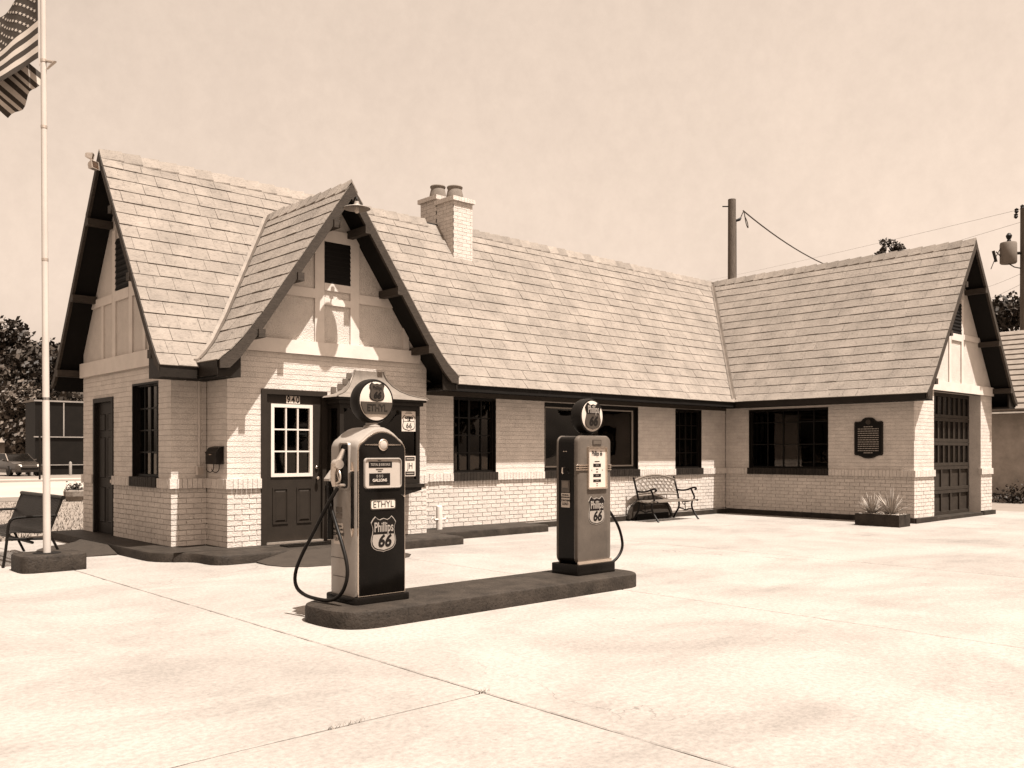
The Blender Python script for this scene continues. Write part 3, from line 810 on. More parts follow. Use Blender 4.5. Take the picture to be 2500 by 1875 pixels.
# ------------------------------------------------------------------ windows
def window(axis, plane, a, b, z0, z1, cols, rows, rec=0.11, fw=0.05, mw=0.022, frame_mat='steel', label=None, bead=None, thickmull=()):
    fr = frameY(plane) if axis == 'y' else frameX(plane)
    w = MB()
    # reveal-lining frame
    w.box(a, a + fw, -rec + .05, -rec - .05, z0, z1, fr).box(b - fw, b, -rec + .05, -rec - .05, z0, z1, fr).box(a + fw, b - fw, -rec + .05, -rec - .05, z1 - fw, z1, fr).box(a + fw, b - fw, -rec + .05, -rec - .05, z0, z0 + fw, fr)
    w.box(a, a + .02, -.002, -rec + .05, z0, z1, fr).box(b - .02, b, -.002, -rec + .05, z0, z1, fr).box(a + .02, b - .02, -.002, -rec + .05, z1 - .03, z1, fr)
    wo_ = w.build('window', frame_mat, ST, label=label)
    ca = [a + fw + (b - a - 2 * fw) * t for t in cols]; rz = [z0 + fw + (z1 - z0 - 2 * fw) * t for t in rows]
    for i, x in enumerate(ca[1:-1]):
        m = mw * (2.2 if i in thickmull else 1)
        MB().box(x - m / 2, x + m / 2, -rec + .02, -rec - .03, z0 + fw, z1 - fw, fr).build('muntin', frame_mat, wo_)
    for z in rz[1:-1]:
        MB().box(a + fw, b - fw, -rec + .016, -rec - .026, z - mw / 2, z + mw / 2, fr).build('muntin', frame_mat, wo_)
    for x0, x1 in zip(ca, ca[1:]):
        for y0, y1 in zip(rz, rz[1:]):
            MB().box(x0 + .004, x1 - .004, -rec - .002, -rec - .007, y0 + .004, y1 - .004, fr).build('pane', 'glass', wo_)
    if bead:
        MB().box(a + fw, a + fw + .03, -rec + .03, -rec, z0 + fw, z1 - fw, fr).box(b - fw - .03, b - fw, -rec + .03, -rec, z0 + fw, z1 - fw, fr).box(a + fw + .03, b - fw - .03, -rec + .03, -rec, z1 - fw - .025, z1 - fw, fr).box(a + fw + .03, b - fw - .03, -rec + .03, -rec, z0 + fw, z0 + fw + .03, fr).build('bead', bead, wo_)
    return wo_
window('y', Y_M, *WIN[0], (0, .16, .42, .74, 1), (0, .25, .5, .75, 1), thickmull=(1,))
window('y', Y_M, *WIN[1], (0, .52, 1), (0, 1), fw=.075, bead='tan')
window('y', Y_M, *WIN[2], (0, .25, .5, .75, 1), (0, .25, .5, .75, 1), thickmull=(1,))
window('x', X_W, *OP_WW, (0, .18, .38, .58, .79, 1), (0, .40, .80, 1))
window('x', X_E, *OP_END_WIN, (0, .25, .5, .75, 1), (0, .25, .5, .75, 1))
# things just inside the show window and workshop
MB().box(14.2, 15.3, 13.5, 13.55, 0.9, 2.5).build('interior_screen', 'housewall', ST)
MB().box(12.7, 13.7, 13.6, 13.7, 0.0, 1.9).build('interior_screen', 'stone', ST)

# ------------------------------------------------------------------ doors
D1 = MB()
fr = frameY(Y_G)
a, b, z1 = OP_DOOR[0], OP_DOOR[1], OP_DOOR[3]
D1.box(a, a + .085, .018, -.12, .13, z1, fr).box(b - .085, b, .018, -.12, .13, z1, fr).box(a + .085, b - .085, .018, -.12, z1 - .07, z1, fr)
door = D1.build('front_door', 'door', ST, label='dark panelled front door with nine panes, number 940 and a hanging sign')
dl, dr, dz0, dz1 = a + .085, b - .085, .165, z1 - .07
gx0, gx1, gz0, gz1 = dl + .10, dr - .17, 1.13, 2.155
lf = MB()
for x0, x1, q0, q1 in ((dl, gx0, dz0, dz1), (gx1, dr, dz0, dz1), (gx0, gx1, dz0, gz0), (gx0, gx1, gz1, dz1)):
    lf.box(x0, x1, -.03, -.075, q0, q1, fr)
lf.build('door_leaf', 'door', door)
for x0, x1 in ((dl + .11, dl + .36), (dl + .50, dl + .75)):
    q0, q1 = .42, .95
    pn = MB()
    for u0, u1, v0, v1 in ((x0, x0 + .022, q0, q1), (x1 - .022, x1, q0, q1), (x0 + .022, x1 - .022, q0, q0 + .022), (x0 + .022, x1 - .022, q1 - .022, q1)):
        pn.box(u0, u1, -.016, -.032, v0, v1, fr)
    rings = [[fr(*p) for p in ((x0 + .03 + k, n_, q0 + .03 + k), (x1 - .03 - k, n_, q0 + .03 + k), (x1 - .03 - k, n_, q1 - .03 - k), (x0 + .03 + k, n_, q1 - .03 - k))] for k, n_ in ((0, -.031), (.03, -.018))]
    pn.loft(rings); pn.build('door_panel', 'door', door)
mf = MB()
for x0, x1, q0, q1 in ((gx0 - .02, gx0 + .03, gz0 - .02, gz1 + .02), (gx1 - .03, gx1 + .02, gz0 - .02, gz1 + .02), (gx0 + .03, gx1 - .03, gz0 - .02, gz0 + .03), (gx0 + .03, gx1 - .03, gz1 - .03, gz1 + .02)):
    mf.box(x0, x1, -.012, -.05, q0, q1, fr)
mf.build('glazing_frame', 'whitepaint', door)
ux = [gx0 + .03 + (gx1 - gx0 - .06) * i / 3 for i in range(4)]; uz = [gz0 + .03 + (gz1 - gz0 - .06) * i / 3 for i in range(4)]
for x in ux[1:-1]: MB().box(x - .011, x + .011, -.018, -.045, gz0 + .03, gz1 - .03, fr).build('glazing_bar', 'whitepaint', door)
for z in uz[1:-1]: MB().box(gx0 + .03, gx1 - .03, -.02, -.044, z - .011, z + .011, fr).build('glazing_bar', 'whitepaint', door)
for i in range(3):
    for j in range(3): MB().box(ux[i] + .002, ux[i + 1] - .002, -.05, -.054, uz[j] + .002, uz[j + 1] - .002, fr).build('pane', 'glass', door)
MB().box(dl - .01, dr + .01, .03, -.08, .135, .162, fr).build('threshold', 'alu', door)
MB().lathe([(.012, 0), (.012, .03), (.028, .045), (.03, .06), (.018, .075), (.001, .078)], (dr - .075, Y_G + .03, 1.08), 'y', 16).build('door_knob', 'chrome', door, True)
MB().lathe([(.026, 0), (.026, .018), (.02, .024), (.001, .025)], (dr - .075, Y_G + .03, 1.24), 'y', 16).build('deadbolt', 'chrome', door, True)
for i, dgt in enumerate('940'):
    cx = (dl + dr) / 2 - .09 + i * .075; cz = 2.242
    pl = MB().box(cx - .035, cx + .035, -.022, -.031, cz - .055, cz + .055, fr).build('number_plate', 'plate', door)
    text(dgt, .135, 'ink', door, mtxY(cx, Y_G + .0205, cz), bold=.003, xs=.82)
# hanging OPEN sign behind the glass
osn = thing('open_sign', 'small hanging OPEN sign behind the front door glass', 'sign', (6.60, Y_G + .075, 1.50))
oz = Matrix.Translation((6.60, Y_G + .075, 1.52)) @ Matrix.Rotation(R(-6), 4, 'Y')
MB().add([tuple(oz @ Vector(p)) for p in [(-.16, -.004, -.075), (.16, -.004, -.075), (.16, .004, -.075), (-.16, .004, -.075), (-.16, -.004, .075), (.16, -.004, .075), (.16, .004, .075), (-.16, .004, .075)]], sf).build('board', 'ink', osn)
text('OPEN', .13, 'plate', osn, oz @ Matrix.Translation((0, -.006, -.012)) @ Matrix.Rotation(R(90), 4, 'X'), bold=.004, xs=.85)
MB().tube([(6.5, Y_G + .075, 1.6), (6.6, Y_G + .075, 1.75), (6.7, Y_G + .075, 1.58)], .002, 5).build('string', 'plate', osn)

# end door, six panels
fr = frameX(X_E)
a, b, z1 = OP_END_DOOR[0], OP_END_DOOR[1], OP_END_DOOR[3]
ed = MB().box(a, a + .06, .012, -.14, .13, z1, fr).box(b - .06, b, .012, -.14, .13, z1, fr).box(a + .06, b - .06, .012, -.14, z1 - .07, z1, fr).build('end_door', 'doordark', ST, label='dark six panel door in the shaded end wall')
MB().box(a + .06, b - .06, -.06, -.10, .14, z1 - .07, fr).build('door_leaf', 'doordark', ed)
w_ = (b - a - .12)
for cx in (a + .06 + w_ * .28, a + .06 + w_ * .72):
    for q0, q1 in ((.32, .90), (1.05, 1.72), (1.82, 2.1)):
        h_ = w_ * .15
        rings = [[fr(*p) for p in ((cx - h_ + k, n_, q0 + k), (cx + h_ - k, n_, q0 + k), (cx + h_ - k, n_, q1 - k), (cx - h_ + k, n_, q1 - k))] for k, n_ in ((0, -.0595), (.012, -.045), (.03, -.052))]
        MB().loft(rings).build('door_panel', 'doordark', ed)
MB().lathe([(.012, 0), (.012, .03), (.028, .045), (.03, .06), (.018, .075), (.001, .078)], (0, 0, 0), 'y', 12)
MB().tube([(X_E + .06, a + .13, 1.0), (X_E - .0, a + .13, 1.0)], [.012, .028], 10).build('door_knob', 'alu', ed, True)

# garage door
fr = frameY(Y_W)
a, b, z1 = OP_GAR[0], OP_GAR[1], OP_GAR[3]
gd = MB().box(a, b, -.30, -.34, .07, z1, fr).build('garage_door', 'garage', ST, label='tall sectional garage door with narrow panes above and panels below')
secs = [(.07, .62), (.62, 1.16), (1.16, 1.70), (1.70, 2.24), (2.24, 2.79)]
nc = 8
for k, (q0, q1) in enumerate(secs):
    MB().box(a, b, -.262, -.30, q0 + .004, q0 + .075, fr).box(a, b, -.262, -.30, q1 - .075, q1 - .004, fr).build('rail', 'garage', gd)
    n_ = 5 if k < 2 else 9
    for i in range(n_ + 1):
        x = a + .03 + (b - a - .06) * i / n_
        MB().box(max(a, x - .035), min(b, x + .035), -.266, -.30, q0 + .075, q1 - .075, fr).build('stile', 'garage', gd)
    if k >= 2:
        for i in range(n_):
            x0 = a + .03 + (b - a - .06) * i / n_; x1 = a + .03 + (b - a - .06) * (i + 1) / n_
            MB().box(x0 + .036, x1 - .036, -.289, -.294, q0 + .076, q1 - .076, fr).build('pane', M['black'], gd)

# ------------------------------------------------------------------ bay display window with bell-cast roof
bx0, bx1, by, bz0, bz1 = 7.22, 8.70, 11.60, .97, 2.20
bay = MB()
for x0, x1 in ((bx0, bx0 + .07), (bx1 - .07, bx1)):
    bay.box(x0, x1, by, by + .07, bz0, bz1).box(x0, x1, Y_G - .06, Y_G - .002, bz0, bz1)
bay.box(bx0 + .07, bx1 - .07, by, by + .07, bz0, bz0 + .07).box(bx0 + .07, bx1 - .07, by, by + .07, bz1 - .07, bz1)
bay.box(bx0, bx0 + .07, by + .07, Y_G - .06, bz0, bz0 + .07).box(bx1 - .07, bx1, by + .07, Y_G - .06, bz0, bz0 + .07).box(bx0, bx0 + .07, by + .07, Y_G - .06, bz1 - .07, bz1).box(bx1 - .07, bx1, by + .07, Y_G - .06, bz1 - .07, bz1)
bayo = bay.build('bay_window', 'doordark', ST, label='dark framed display bay window with a curved shingled hood')
MB().box(bx0 + .07, bx1 - .07, by + .03, by + .036, bz0 + .07, bz1 - .07).build('pane', 'glass', bayo)
MB().box(bx0 + .03, bx0 + .036, by + .07, Y_G - .06, bz0 + .07, bz1 - .07).build('pane', 'glass', bayo)
MB().box(bx1 - .036, bx1 - .03, by + .07, Y_G - .06, bz0 + .07, bz1 - .07).build('pane', 'glass', bayo)
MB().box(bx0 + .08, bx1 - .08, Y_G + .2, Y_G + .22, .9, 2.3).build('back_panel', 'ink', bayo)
MB().box(bx0 - .05, bx1 + .05, by - .06, Y_G - .002, bz0 - .055, bz0 - .003).box(bx0 - .02, bx1 + .02, by - .02, Y_G - .002, bz0 - .10, bz0 - .057).build('sill', 'trim', bayo)
rings = []
for k, (ex, ey) in enumerate(((-.02, -.02), (.10, .10), (.22, .2))):
    z = bz0 - .10 - .07 * k
    rings.append([(bx0 + ex * 1.6, by + ey, z), (bx1 - ex * 1.6, by + ey, z), (bx1 - ex * 1.6, Y_G - .003, z), (bx0 + ex * 1.6, Y_G - .003, z)])
MB().loft(rings).build('corbel', 'trim', bayo)
MB().box(bx0 - .04, bx1 + .04, by - .04, Y_G - .002, bz1, bz1 + .055).box(bx0 - .075, bx1 + .075, by - .075, Y_G - .002, bz1 + .057, bz1 + .09).build('cornice', 'trim', bayo)
hood = MB()
prof = [(0, 2.292), (.02, 2.315), (.10, 2.335), (.20, 2.37), (.30, 2.43), (.38, 2.51), (.44, 2.60), (.48, 2.68), (.50, 2.74)]
rings = []
for q, z in prof:
    yy = min(by - .10 + q, Y_G - .003)
    rings.append([(bx0 - .10 + q * 1.15, min(by - .10 + q * .95, Y_G - .02), z), (bx1 + .10 - q * 1.15, min(by - .10 + q * .95, Y_G - .02), z), (bx1 + .10 - q * 1.15, Y_G - .003, z), (bx0 - .10 + q * 1.15, Y_G - .003, z)])
hd = hood.loft(rings).build('hood_roof', 'clay', bayo, True)
for sx in (0, 1):
    MB().tube([(r[sx][0], r[sx][1], r[sx][2] + .004) for r in rings], .013, 6).build('hip_cap', 'valley', bayo, True)
for k in range(1, 5):     # stepped step flashing up the side of the hood
    q, z = prof[k + 2]
    MB().box(bx0 - .10 + q * 1.15 - .07, bx0 - .10 + q * 1.15 + .02, Y_G - .012, Y_G - .002, z, z + .09).build('step_flashing', 'valley', bayo)

# ------------------------------------------------------------------ chimney (two staggered stacks)
ch = MB()
S1 = (11.32, 11.80, 13.98, 14.50); S2 = (11.32, 11.80, 14.53, 15.06)
ch.box(S1[0], S1[1], S1[2], S1[3], 4.8, 6.49); ch.box(S2[0], S2[1], S2[2] - .03, S2[3] , 4.9, 6.62)
chim = ch.build('chimney', 'mortar', ST, label='white painted brick chimney with two clay pots')
mb = MB()
for (x0, x1, y0, y1), top in ((S1, 6.49), (S2, 6.62)):
    n = 22; h = (top - 4.85) / n
    for i in range(n):
        z0 = 4.85 + i * h
        off = .11 if i % 2 else 0
        s = x0 - off
        while s < x1:
            a, b = max(s, x0 - .006), min(s + .21, x1 + .006); s += .218
            if b - a > .02: mb.box(a, b, y0 - .006, y0 + .02, z0 + .003, z0 + h - .003)
        s = y0 - off
        while s < y1:
            a, b = max(s, y0 + .021), min(s + .21, y1); s += .218
            if b - a > .02: mb.box(x0 - .006, x0 + .02, a, b, z0 + .003, z0 + h - .003)
o = mb.build('chimney_brickwork', 'brick', chim); o['kind'] = 'stuff'
for (x0, x1, y0, y1), top in ((S1, 6.49), (S2, 6.62)):
    cap = MB().box(x0 - .045, x1 + .045, y0 - .045, y1 + .045, top - .005, top + .075)
    cp = cap.build('chimney_cap', 'mortar', chim)
    m2 = MB()
    k = 8
    for i in range(k):
        w = (x1 - x0 + .1) / k
        m2.box(x0 - .05 + i * w + .002, x0 - .05 + (i + 1) * w - .002, y0 - .05, y0 + .03, top - .006, top + .08)
        w = (y1 - y0 + .1) / k
        if i: m2.box(x0 - .051, x0 + .03, y0 - .05 + i * w + .002, y0 - .05 + (i + 1) * w - .002, top - .006, top + .08)
    o = m2.build('cap_brickwork', 'brick', chim); o['kind'] = 'stuff'
    cx, cy = (x0 + x1) / 2, (y0 + y1) / 2
    MB().lathe([(.168, top + .07), (.178, top + .11), (.172, top + .17), (.150, top + .27), (.140, top + .305), (.155, top + .32), (.162, top + .345), (.153, top + .362), (.13, top + .355), (.12, top + .2)], (cx, cy, 0), 'z', 24).build('chimney_pot', 'clay', chim, True)

# ------------------------------------------------------------------ things fixed to the station
gl = thing('gooseneck_lamp', 'round enamel gooseneck lamp at the peak of the front gable', 'lamp', (7.34, 11.30, 5.0))
MB().lathe([(.03, .07), (.04, .03), (.07, .012), (.19, -.025), (.20, -.034), (.19, -.032), (.075, .0), (.04, .004)], (7.27, 11.22, 5.06), 'z', 28).build('shade', 'casing', gl, True)
MB().lathe([(.001, -.105), (.025, -.095), (.033, -.07), (.025, -.04), (.014, -.01)], (7.27, 11.22, 5.06), 'z', 14).build('bulb', 'plate', gl, True)
MB().tube(smooth_path([(7.34, 11.47, 5.10), (7.34, 11.40, 5.20), (7.29, 11.28, 5.22), (7.27, 11.22, 5.18), (7.27, 11.22, 5.12)], 2), .012, 8).build('arm', 'iron', gl, True)
MB().tube([(7.34, 11.48, 5.09), (7.34, 11.45, 5.09)], .035, 12).build('mounting_plate', 'iron', gl)

fl = thing('flood_light', 'twin flood lights at the left end of the ridge', 'lamp', (4.6, 14.4, 5.8))
for i, (p, rz, rx) in enumerate((((4.60, 14.33, 5.80), 30, -12), ((4.58, 14.42, 5.97), 60, 10))):
    mt = Matrix.Translation(p) @ Matrix.Rotation(R(rz), 4, 'Z') @ Matrix.Rotation(R(rx), 4, 'X')
    s_ = .85 if i == 0 else .6
    ring = lambda a, d: [tuple(mt @ Vector((x * a * s_, d, z * a * s_))) for x, z in ((-.085, -.07), (.085, -.07), (.085, .07), (-.085, .07))]
    hdl = MB().loft([ring(.55, .06), ring(.8, .03), ring(1, -.03), ring(1.08, -.035), ring(1.08, -.05), ring(.95, -.05), ring(.9, -.035)]).build('lamp_head', 'alu', fl)
    MB().loft([ring(.9, -.034), ring(.9, -.038)]).build('lens', 'clearglass', hdl)
    MB().tube([tuple(mt @ Vector((0, .06, 0))), (4.70, 14.45, 5.88)], .016, 8).build('stem', 'alu', fl)

mbx = thing('mailbox', 'black metal mailbox with two paper hooks by the corner', 'mailbox', (5.56, 11.98, 1.2))
def mfr(s, n, z): return (X_R - n, s, z)
MB().prism([(0.004, 1.30), (.115, 1.30), (.115, 1.46), (.06, 1.525), (0.004, 1.54)], lambda n, s, z: (X_R - n, s, z), 12.06, 12.40).build('box', 'iron', mbx)
MB().prism([(.117, 1.462), (.125, 1.455), (.068, 1.535), (0.004, 1.552), (.004, 1.542), (.06, 1.528)], lambda n, s, z: (X_R - n, s, z), 12.05, 12.41).build('lid', 'iron', mbx)
MB().box(12.19, 12.27, .120, .126, 1.43, 1.444, mfr).build('badge', 'chrome', mbx)
for s in (12.14, 12.32):
    MB().tube(smooth_path([(X_R - .03, s, 1.30), (X_R - .03, s, 1.22), (X_R - .07, s, 1.18), (X_R - .13, s, 1.20), (X_R - .14, s, 1.24)], 2), .006, 6).build('paper_hook', 'iron', mbx)

cd = thing('electrical_conduit', 'thin painted conduit running down to an outlet box beside the mailbox', 'conduit', (5.54, 12.6, 1.1))
MB().tube([(5.50, Y_M - .018, 2.50), (5.50, Y_M - .018, 1.26)], .011, 8).build('pipe', 'board', cd)
MB().box(5.45, 5.55, Y_M - .06, Y_M - .005, 1.14, 1.27).build('outlet_box', 'board', cd)
MB().box(5.46, 5.54, Y_M - .068, Y_M - .061, 1.20, 1.255).box(5.46, 5.54, Y_M - .068, Y_M - .061, 1.15, 1.195).build('outlet_cover', 'alu', cd)

sp = thing('standpipe', 'short white capped pipe with a valve wheel at the long wall', 'pipe', (9.72, 12.40, .13))
MB().lathe([(.055, .13), (.055, .50), (.05, .53), (.03, .545), (.001, .55)], (9.72, 12.40, 0), 'z', 16).build('pipe', 'board', sp, True)
MB().tube([(9.60, 12.38, .30), (9.84, 12.38, .30)], .018, 8).build('cross_pipe', 'board', sp, True)
for s in (-1, 1):
    MB().tube([(9.72 + s * .14 + .045 * math.cos(q), 12.38, .30 + .045 * math.sin(q)) for q in [2 * math.pi * i / 12 for i in range(13)]], .007, 6).build('valve_wheel', 'board', sp, True)

hr = thing('half_round_cover', 'dark half round cover against the long wall behind the bench', 'cover', (15.6, 12.5, 0))
pts = [(15.62 + .70 * math.cos(R(q)), .04 + .42 * math.sin(R(q))) for q in range(0, 181, 12)]
MB().prism(pts, frameY(12.50), 0.05, 0.0).build('panel', 'ramp', hr)
pin = [(15.62 + .76 * math.cos(R(q)), .04 + .48 * math.sin(R(q))) for q in range(0, 181, 12)]
rim = MB(); rim.loft([[frameY(12.50)(a[0], .07, a[1]), frameY(12.50)(b[0], .07, b[1]), frameY(12.50)(b[0], -.0, b[1]), frameY(12.50)(a[0], -.0, a[1])] for a, b in zip(pts, pin)]); rim.build('rim', 'curb', hr)
MB().box(15.1, 16.2, 12.41, 12.448, .0, .14).build('lower_board', 'soffit', hr)

# historical marker on the wing wall
pq = thing('wall_plaque', 'dark scalloped marker plaque with raised text on the wing wall', 'plaque', (X_W, 9.03, 1.3))
fr = frameX(X_W)
half_o = [(0, 2.215), (.07, 2.21), (.12, 2.185), (.16, 2.14), (.22, 2.125), (.29, 2.13), (.315, 2.11), (.315, 1.43), (.29, 1.405), (.22, 1.40), (.16, 1.375), (.10, 1.345), (0, 1.335)]
def mirror(hp, c=0): return [(c + x, z) for x, z in hp] + [(c - x, z) for x, z in reversed(hp) if x > 0]
MB().prism(mirror(half_o, 9.02), fr, .022, .0).build('plate', 'trim', pq)
inn = [(9.02 + (x - 9.02) * .90, 1.775 + (z - 1.775) * .93) for x, z in mirror(half_o, 9.02)]
MB().prism(inn, fr, .027, .02).build('field', 'soffit', pq)
MB().prism(circle(9.02, 2.115, .055, 20), fr, .038, .02).build('seal', 'trimrough', pq)
lines = MB(); random.seed(3)
for r_ in range(13):
    z = 2.015 - r_ * .0465
    if r_ in (0, 12): spans = [(9.12, 8.92)]
    else: spans = [(9.25, 8.79)]
    for a, b in spans:
        s = a
        while s > b:
            w = random.uniform(.025, .07); lines.box(s, max(s - w, b), .0275, .0300, z - .0085, z + .0085, fr); s -= w + .010
lines.build('raised_text', 'tan', pq)

# signs in the bay window
def shield(poly_w, poly_h):
    hp = [(0, .445), (.07, .43), (.15, .405), (.25, .44), (.33, .50), (.42, .43), (.5, .33), (.445, .22), (.425, .12), (.45, .0), (.49, -.12), (.5, -.2), (.47, -.31), (.39, -.40), (.25, -.455), (.1, -.475), (0, -.5)]
    return [(x * poly_w, z * poly_h) for x, z in mirror(hp)]
def prism_at(poly, c, fr, n0, n1): return MB().prism([(c[0] + a, c[1] + b) for a, b in poly], fr, n0, n1)
frb = frameY(by + .028)
ks = thing('route_sign', 'white KANSAS US 66 route sign at the top of the bay window glass', 'sign', (8.50, by, 1.9))
MB().box(8.36, 8.63, by + .020, by + .027, 1.80, 2.12).build('plate', 'plate', ks)
prism_at(shield(.245, .245), (8.495, 1.935), frb, .011, .004).build('shield_border', 'ink', ks)
prism_at(shield(.225, .225), (8.495, 1.935), frb, .013, .009).build('shield_field', 'plate', ks)
MB().box(8.385, 8.605, by + .0135, by + .018, 1.955, 1.962).build('rule', 'ink', ks)
text('66', .115, 'ink', ks, mtxY(8.495, by + .0135, 1.885), bold=.001)
text('US', .045, 'ink', ks, mtxY(8.495, by + .0135, 1.975), bold=.002)
text('KANSAS', .042, 'ink', ks, mtxY(8.495, by + .0135, 2.012), bold=.003)
dash = MB()
for z, w in ((2.105, .05), (2.085, .07)): dash.box(8.495 - w, 8.495 + w, by + .0185, by + .0199, z - .004, z + .004)
dash.build('small_print', 'ink', ks)
jh = thing('monogram_sign', 'narrow white JH sign at the bottom of the bay window glass', 'sign', (8.52, by, 1.2))
MB().box(8.41, 8.63, by + .020, by + .027, 1.09, 1.41).build('plate', 'plate', jh)
MB().box(8.43, 8.61, by + .018, by + .0205, 1.335, 1.395).build('band', 'trim', jh)
MB().box(8.43, 8.61, by + .018, by + .0205, 1.105, 1.165).build('band', 'trim', jh)
text('JH', .135, 'ink', jh, mtxY(8.52, by + .0185, 1.25), bold=.0005, xs=.8)
d2 = MB()
for z in (1.365, 1.135): d2.box(8.45, 8.59, by + .0165, by + .0178, z - .008, z + .008)
d2.build('small_print', 'tan', jh)

# boot grate in front of the door
bg_ = thing('boot_grate', 'dark metal boot grate on the curb before the front door', 'grate', (6.7, 11.6, .13))
MB().box(6.28, 7.25, 11.42, 11.44, .131, .15).box(6.28, 7.25, 11.66, 11.68, .131, .15).box(6.28, 6.30, 11.44, 11.66, .131, .15).box(7.23, 7.25, 11.44, 11.66, .131, .15).build('rim', 'iron', bg_)
for i in range(20):
    x = 6.33 + i * .046
    MB().box(x, x + .012, 11.44, 11.66, .132, .146).build('bar', 'trim', bg_)

# ------------------------------------------------------------------ pump island
isl = round_poly([(3.98, 6.30, .40), (7.82, 6.30, .30), (7.82, 7.16, .30), (3.98, 7.16, .32)], .3, 8)
o = extrude_outline(isl, -.02, .15, .03).build('pump_island', 'curb', None, True)
tag(o, 'long dark painted concrete island carrying the two pumps', 'kerb island')

def rounded_extrude(poly, y0, y1, r, fr):
    """poly in (x,z); rounded front and back edges"""
    st = [(y0, r), (y0 + r * .3, r * .3), (y0 + r, 0), (y1 - r, 0), (y1 - r * .3, r * .3), (y1, r)]
    rings = []
    for y, d in st:
        p = inset(poly, d) if d else poly
        rings.append([fr(x, y, z) for x, z in p])
    return MB().loft(rings)

def emblem(parent, cx, cz, w, h, fr, n0, mk, rim='tan', top='ink', low='tan', num='ink', word='tan'):
    e = prism_at(shield(w, h), (cx, cz), fr, n0 + .004, n0 - .002).build('emblem', rim, parent)
    prism_at(shield(w * .955, h * .955), (cx, cz), fr, n0 + .0055, n0 + .002).build('emblem_line', top, e)
    prism_at(shield(w * .90, h * .90), (cx, cz), fr, n0 + .0066, n0 + .003).build('emblem_field', low, e)
    tp = [(x, z) for x, z in shield(w * .905, h * .905) if z > h * .0]
    tp = [p for p in tp if p[0] >= 0] + [p for p in tp if p[0] < 0]
    # upper dark field
    s2 = [(x, z) for x, z in shield(w * .91, h * .91)]
    up = [p for p in s2 if p[1] >= -.001 * h]
    xr = [p for p in up if p[0] >= 0]; xl = [p for p in up if p[0] < 0]
    pl = xr + [(xr[-1][0], h * .01), (xl[0][0], h * .01)] + xl
    prism_at(pl, (cx, cz), fr, n0 + .0076, n0 + .004).build('emblem_field', top, e)
    text('Phillips', h * .30, word, e, mk(cx, n0 + .0085, cz + h * .185), xs=.78, ys=1.25, bold=h * .004)
    text('66', h * .47, num, e, mk(cx + w * .02, n0 + .0078, cz - h * .205), shear=.22, bold=h * .016, xs=.95)
    return e

def globe(parent, c, r, th, design):
    x, y, z = c
    MB().lathe([(.06, -.1 - r), (.06, -r + .01)], (x, y, z), 'z', 16)
    MB().lathe([(.075, -r - .055), (.075, -r - .02), (.055, -r - .01), (.055, -r + .03)], (x, y, z), 'z', 20).build('globe_neck', 'casing' if design == 'ethyl' else 'iron', parent, True)
    g = MB().lathe([(r * .84, -th / 2), (r * .95, -th / 2 + .004), (r, -th * .25), (r * 1.005, 0), (r, th * .25), (r * .95, th / 2 - .004), (r * .86, th / 2)], (x, y, z), 'y', 40).build('globe', 'rubber', parent, True)
    MB().lathe([(r * .86, th / 2 + .0005), (r * .855, th / 2 + .003), (r * .6, th / 2 + .010), (r * .3, th / 2 + .0145), (.001, th / 2 + .016)], (x, y, z), 'y', 40, ).build('globe_face', 'plate', g, True)
    fr = frameY(y); n0 = th / 2 + .017
    mk = lambda a, n, zz: mtxY(a, y - n, zz)
    if design == 'ethyl':
        # dark band with the grade name, shield above
        rr = r * .84; za, zb = -r * .58, -r * .04
        arc = lambda zz: math.sqrt(max(rr * rr - zz * zz, 0)) * .985
        zs = [za + (zb - za) * i / 6 for i in range(7)]
        pl = [(x + arc(q), z + q) for q in zs] + [(x - arc(q), z + q) for q in reversed(zs)]
        MB().prism(pl, fr, n0, n0 - .012).build('globe_band', 'midink', g)
        text('ETHYL', r * .43, 'sillbrick', g, mk(x, n0 + .0012, z - r * .31), bold=.002, xs=.86)
        e = prism_at(shield(r * .80, r * .86), (x, z + r * .40), fr, n0 + .001, n0 - .004).build('globe_emblem', 'ink', g)
        prism_at(shield(r * .72, r * .78), (x, z + r * .40), fr, n0 + .002, n0 - .003).build('globe_emblem', 'midink', g)
        text('66', r * .40, 'ink', g, mk(x, n0 + .003, z + r * .25), shear=.2, bold=.004)
        text('Phillips', r * .22, 'ink', g, mk(x, n0 + .003, z + r * .58), xs=.8, ys=1.2)
    else:
        prism_at(shield(r * 1.26, r * 1.50), (x, z), fr, n0 + .001, n0 - .014).build('globe_emblem', 'midink', g)
        s2 = shield(r * 1.26, r * 1.50); up = [p for p in s2 if p[1] >= r * .12]; xr = [p for p in up if p[0] >= 0]; xl = [p for p in up if p[0] < 0]
        prism_at(xr + [(xr[-1][0] * .98, r * .12), (xl[0][0] * .98, r * .12)] + xl, (x, z), fr, n0 + .0022, n0 - .014).build('globe_emblem', 'ink', g)
        text('Phillips', r * .46, 'tan', g, mk(x, n0 + .0034, z + r * .36), xs=.72, ys=1.3, bold=.001)
        text('66', r * .70, 'ink', g, mk(x, n0 + .0022, z - r * .30), shear=.2, bold=.006)
    return g

def sticker(parent, cx, cz, w, h, fr, mk):
    s_ = prism_at(rrect(-w / 2, w / 2, -h / 2, h / 2, .004, 2), (cx, cz), fr, .006, .0005).build('warning_plate', 'plate', parent)
    for t_, q, sz in (('FOR USE AS A', .36, .13), ('MOTOR FUEL ONLY', .20, .12), ('CONTAINS', -.02, .19), ('LEAD', -.26, .25)):
        text(t_, h * sz, 'ink', s_, mk(cx, .0068, cz + h * q), xs=.78 if len(t_) > 9 else 1.0, bold=.0008)

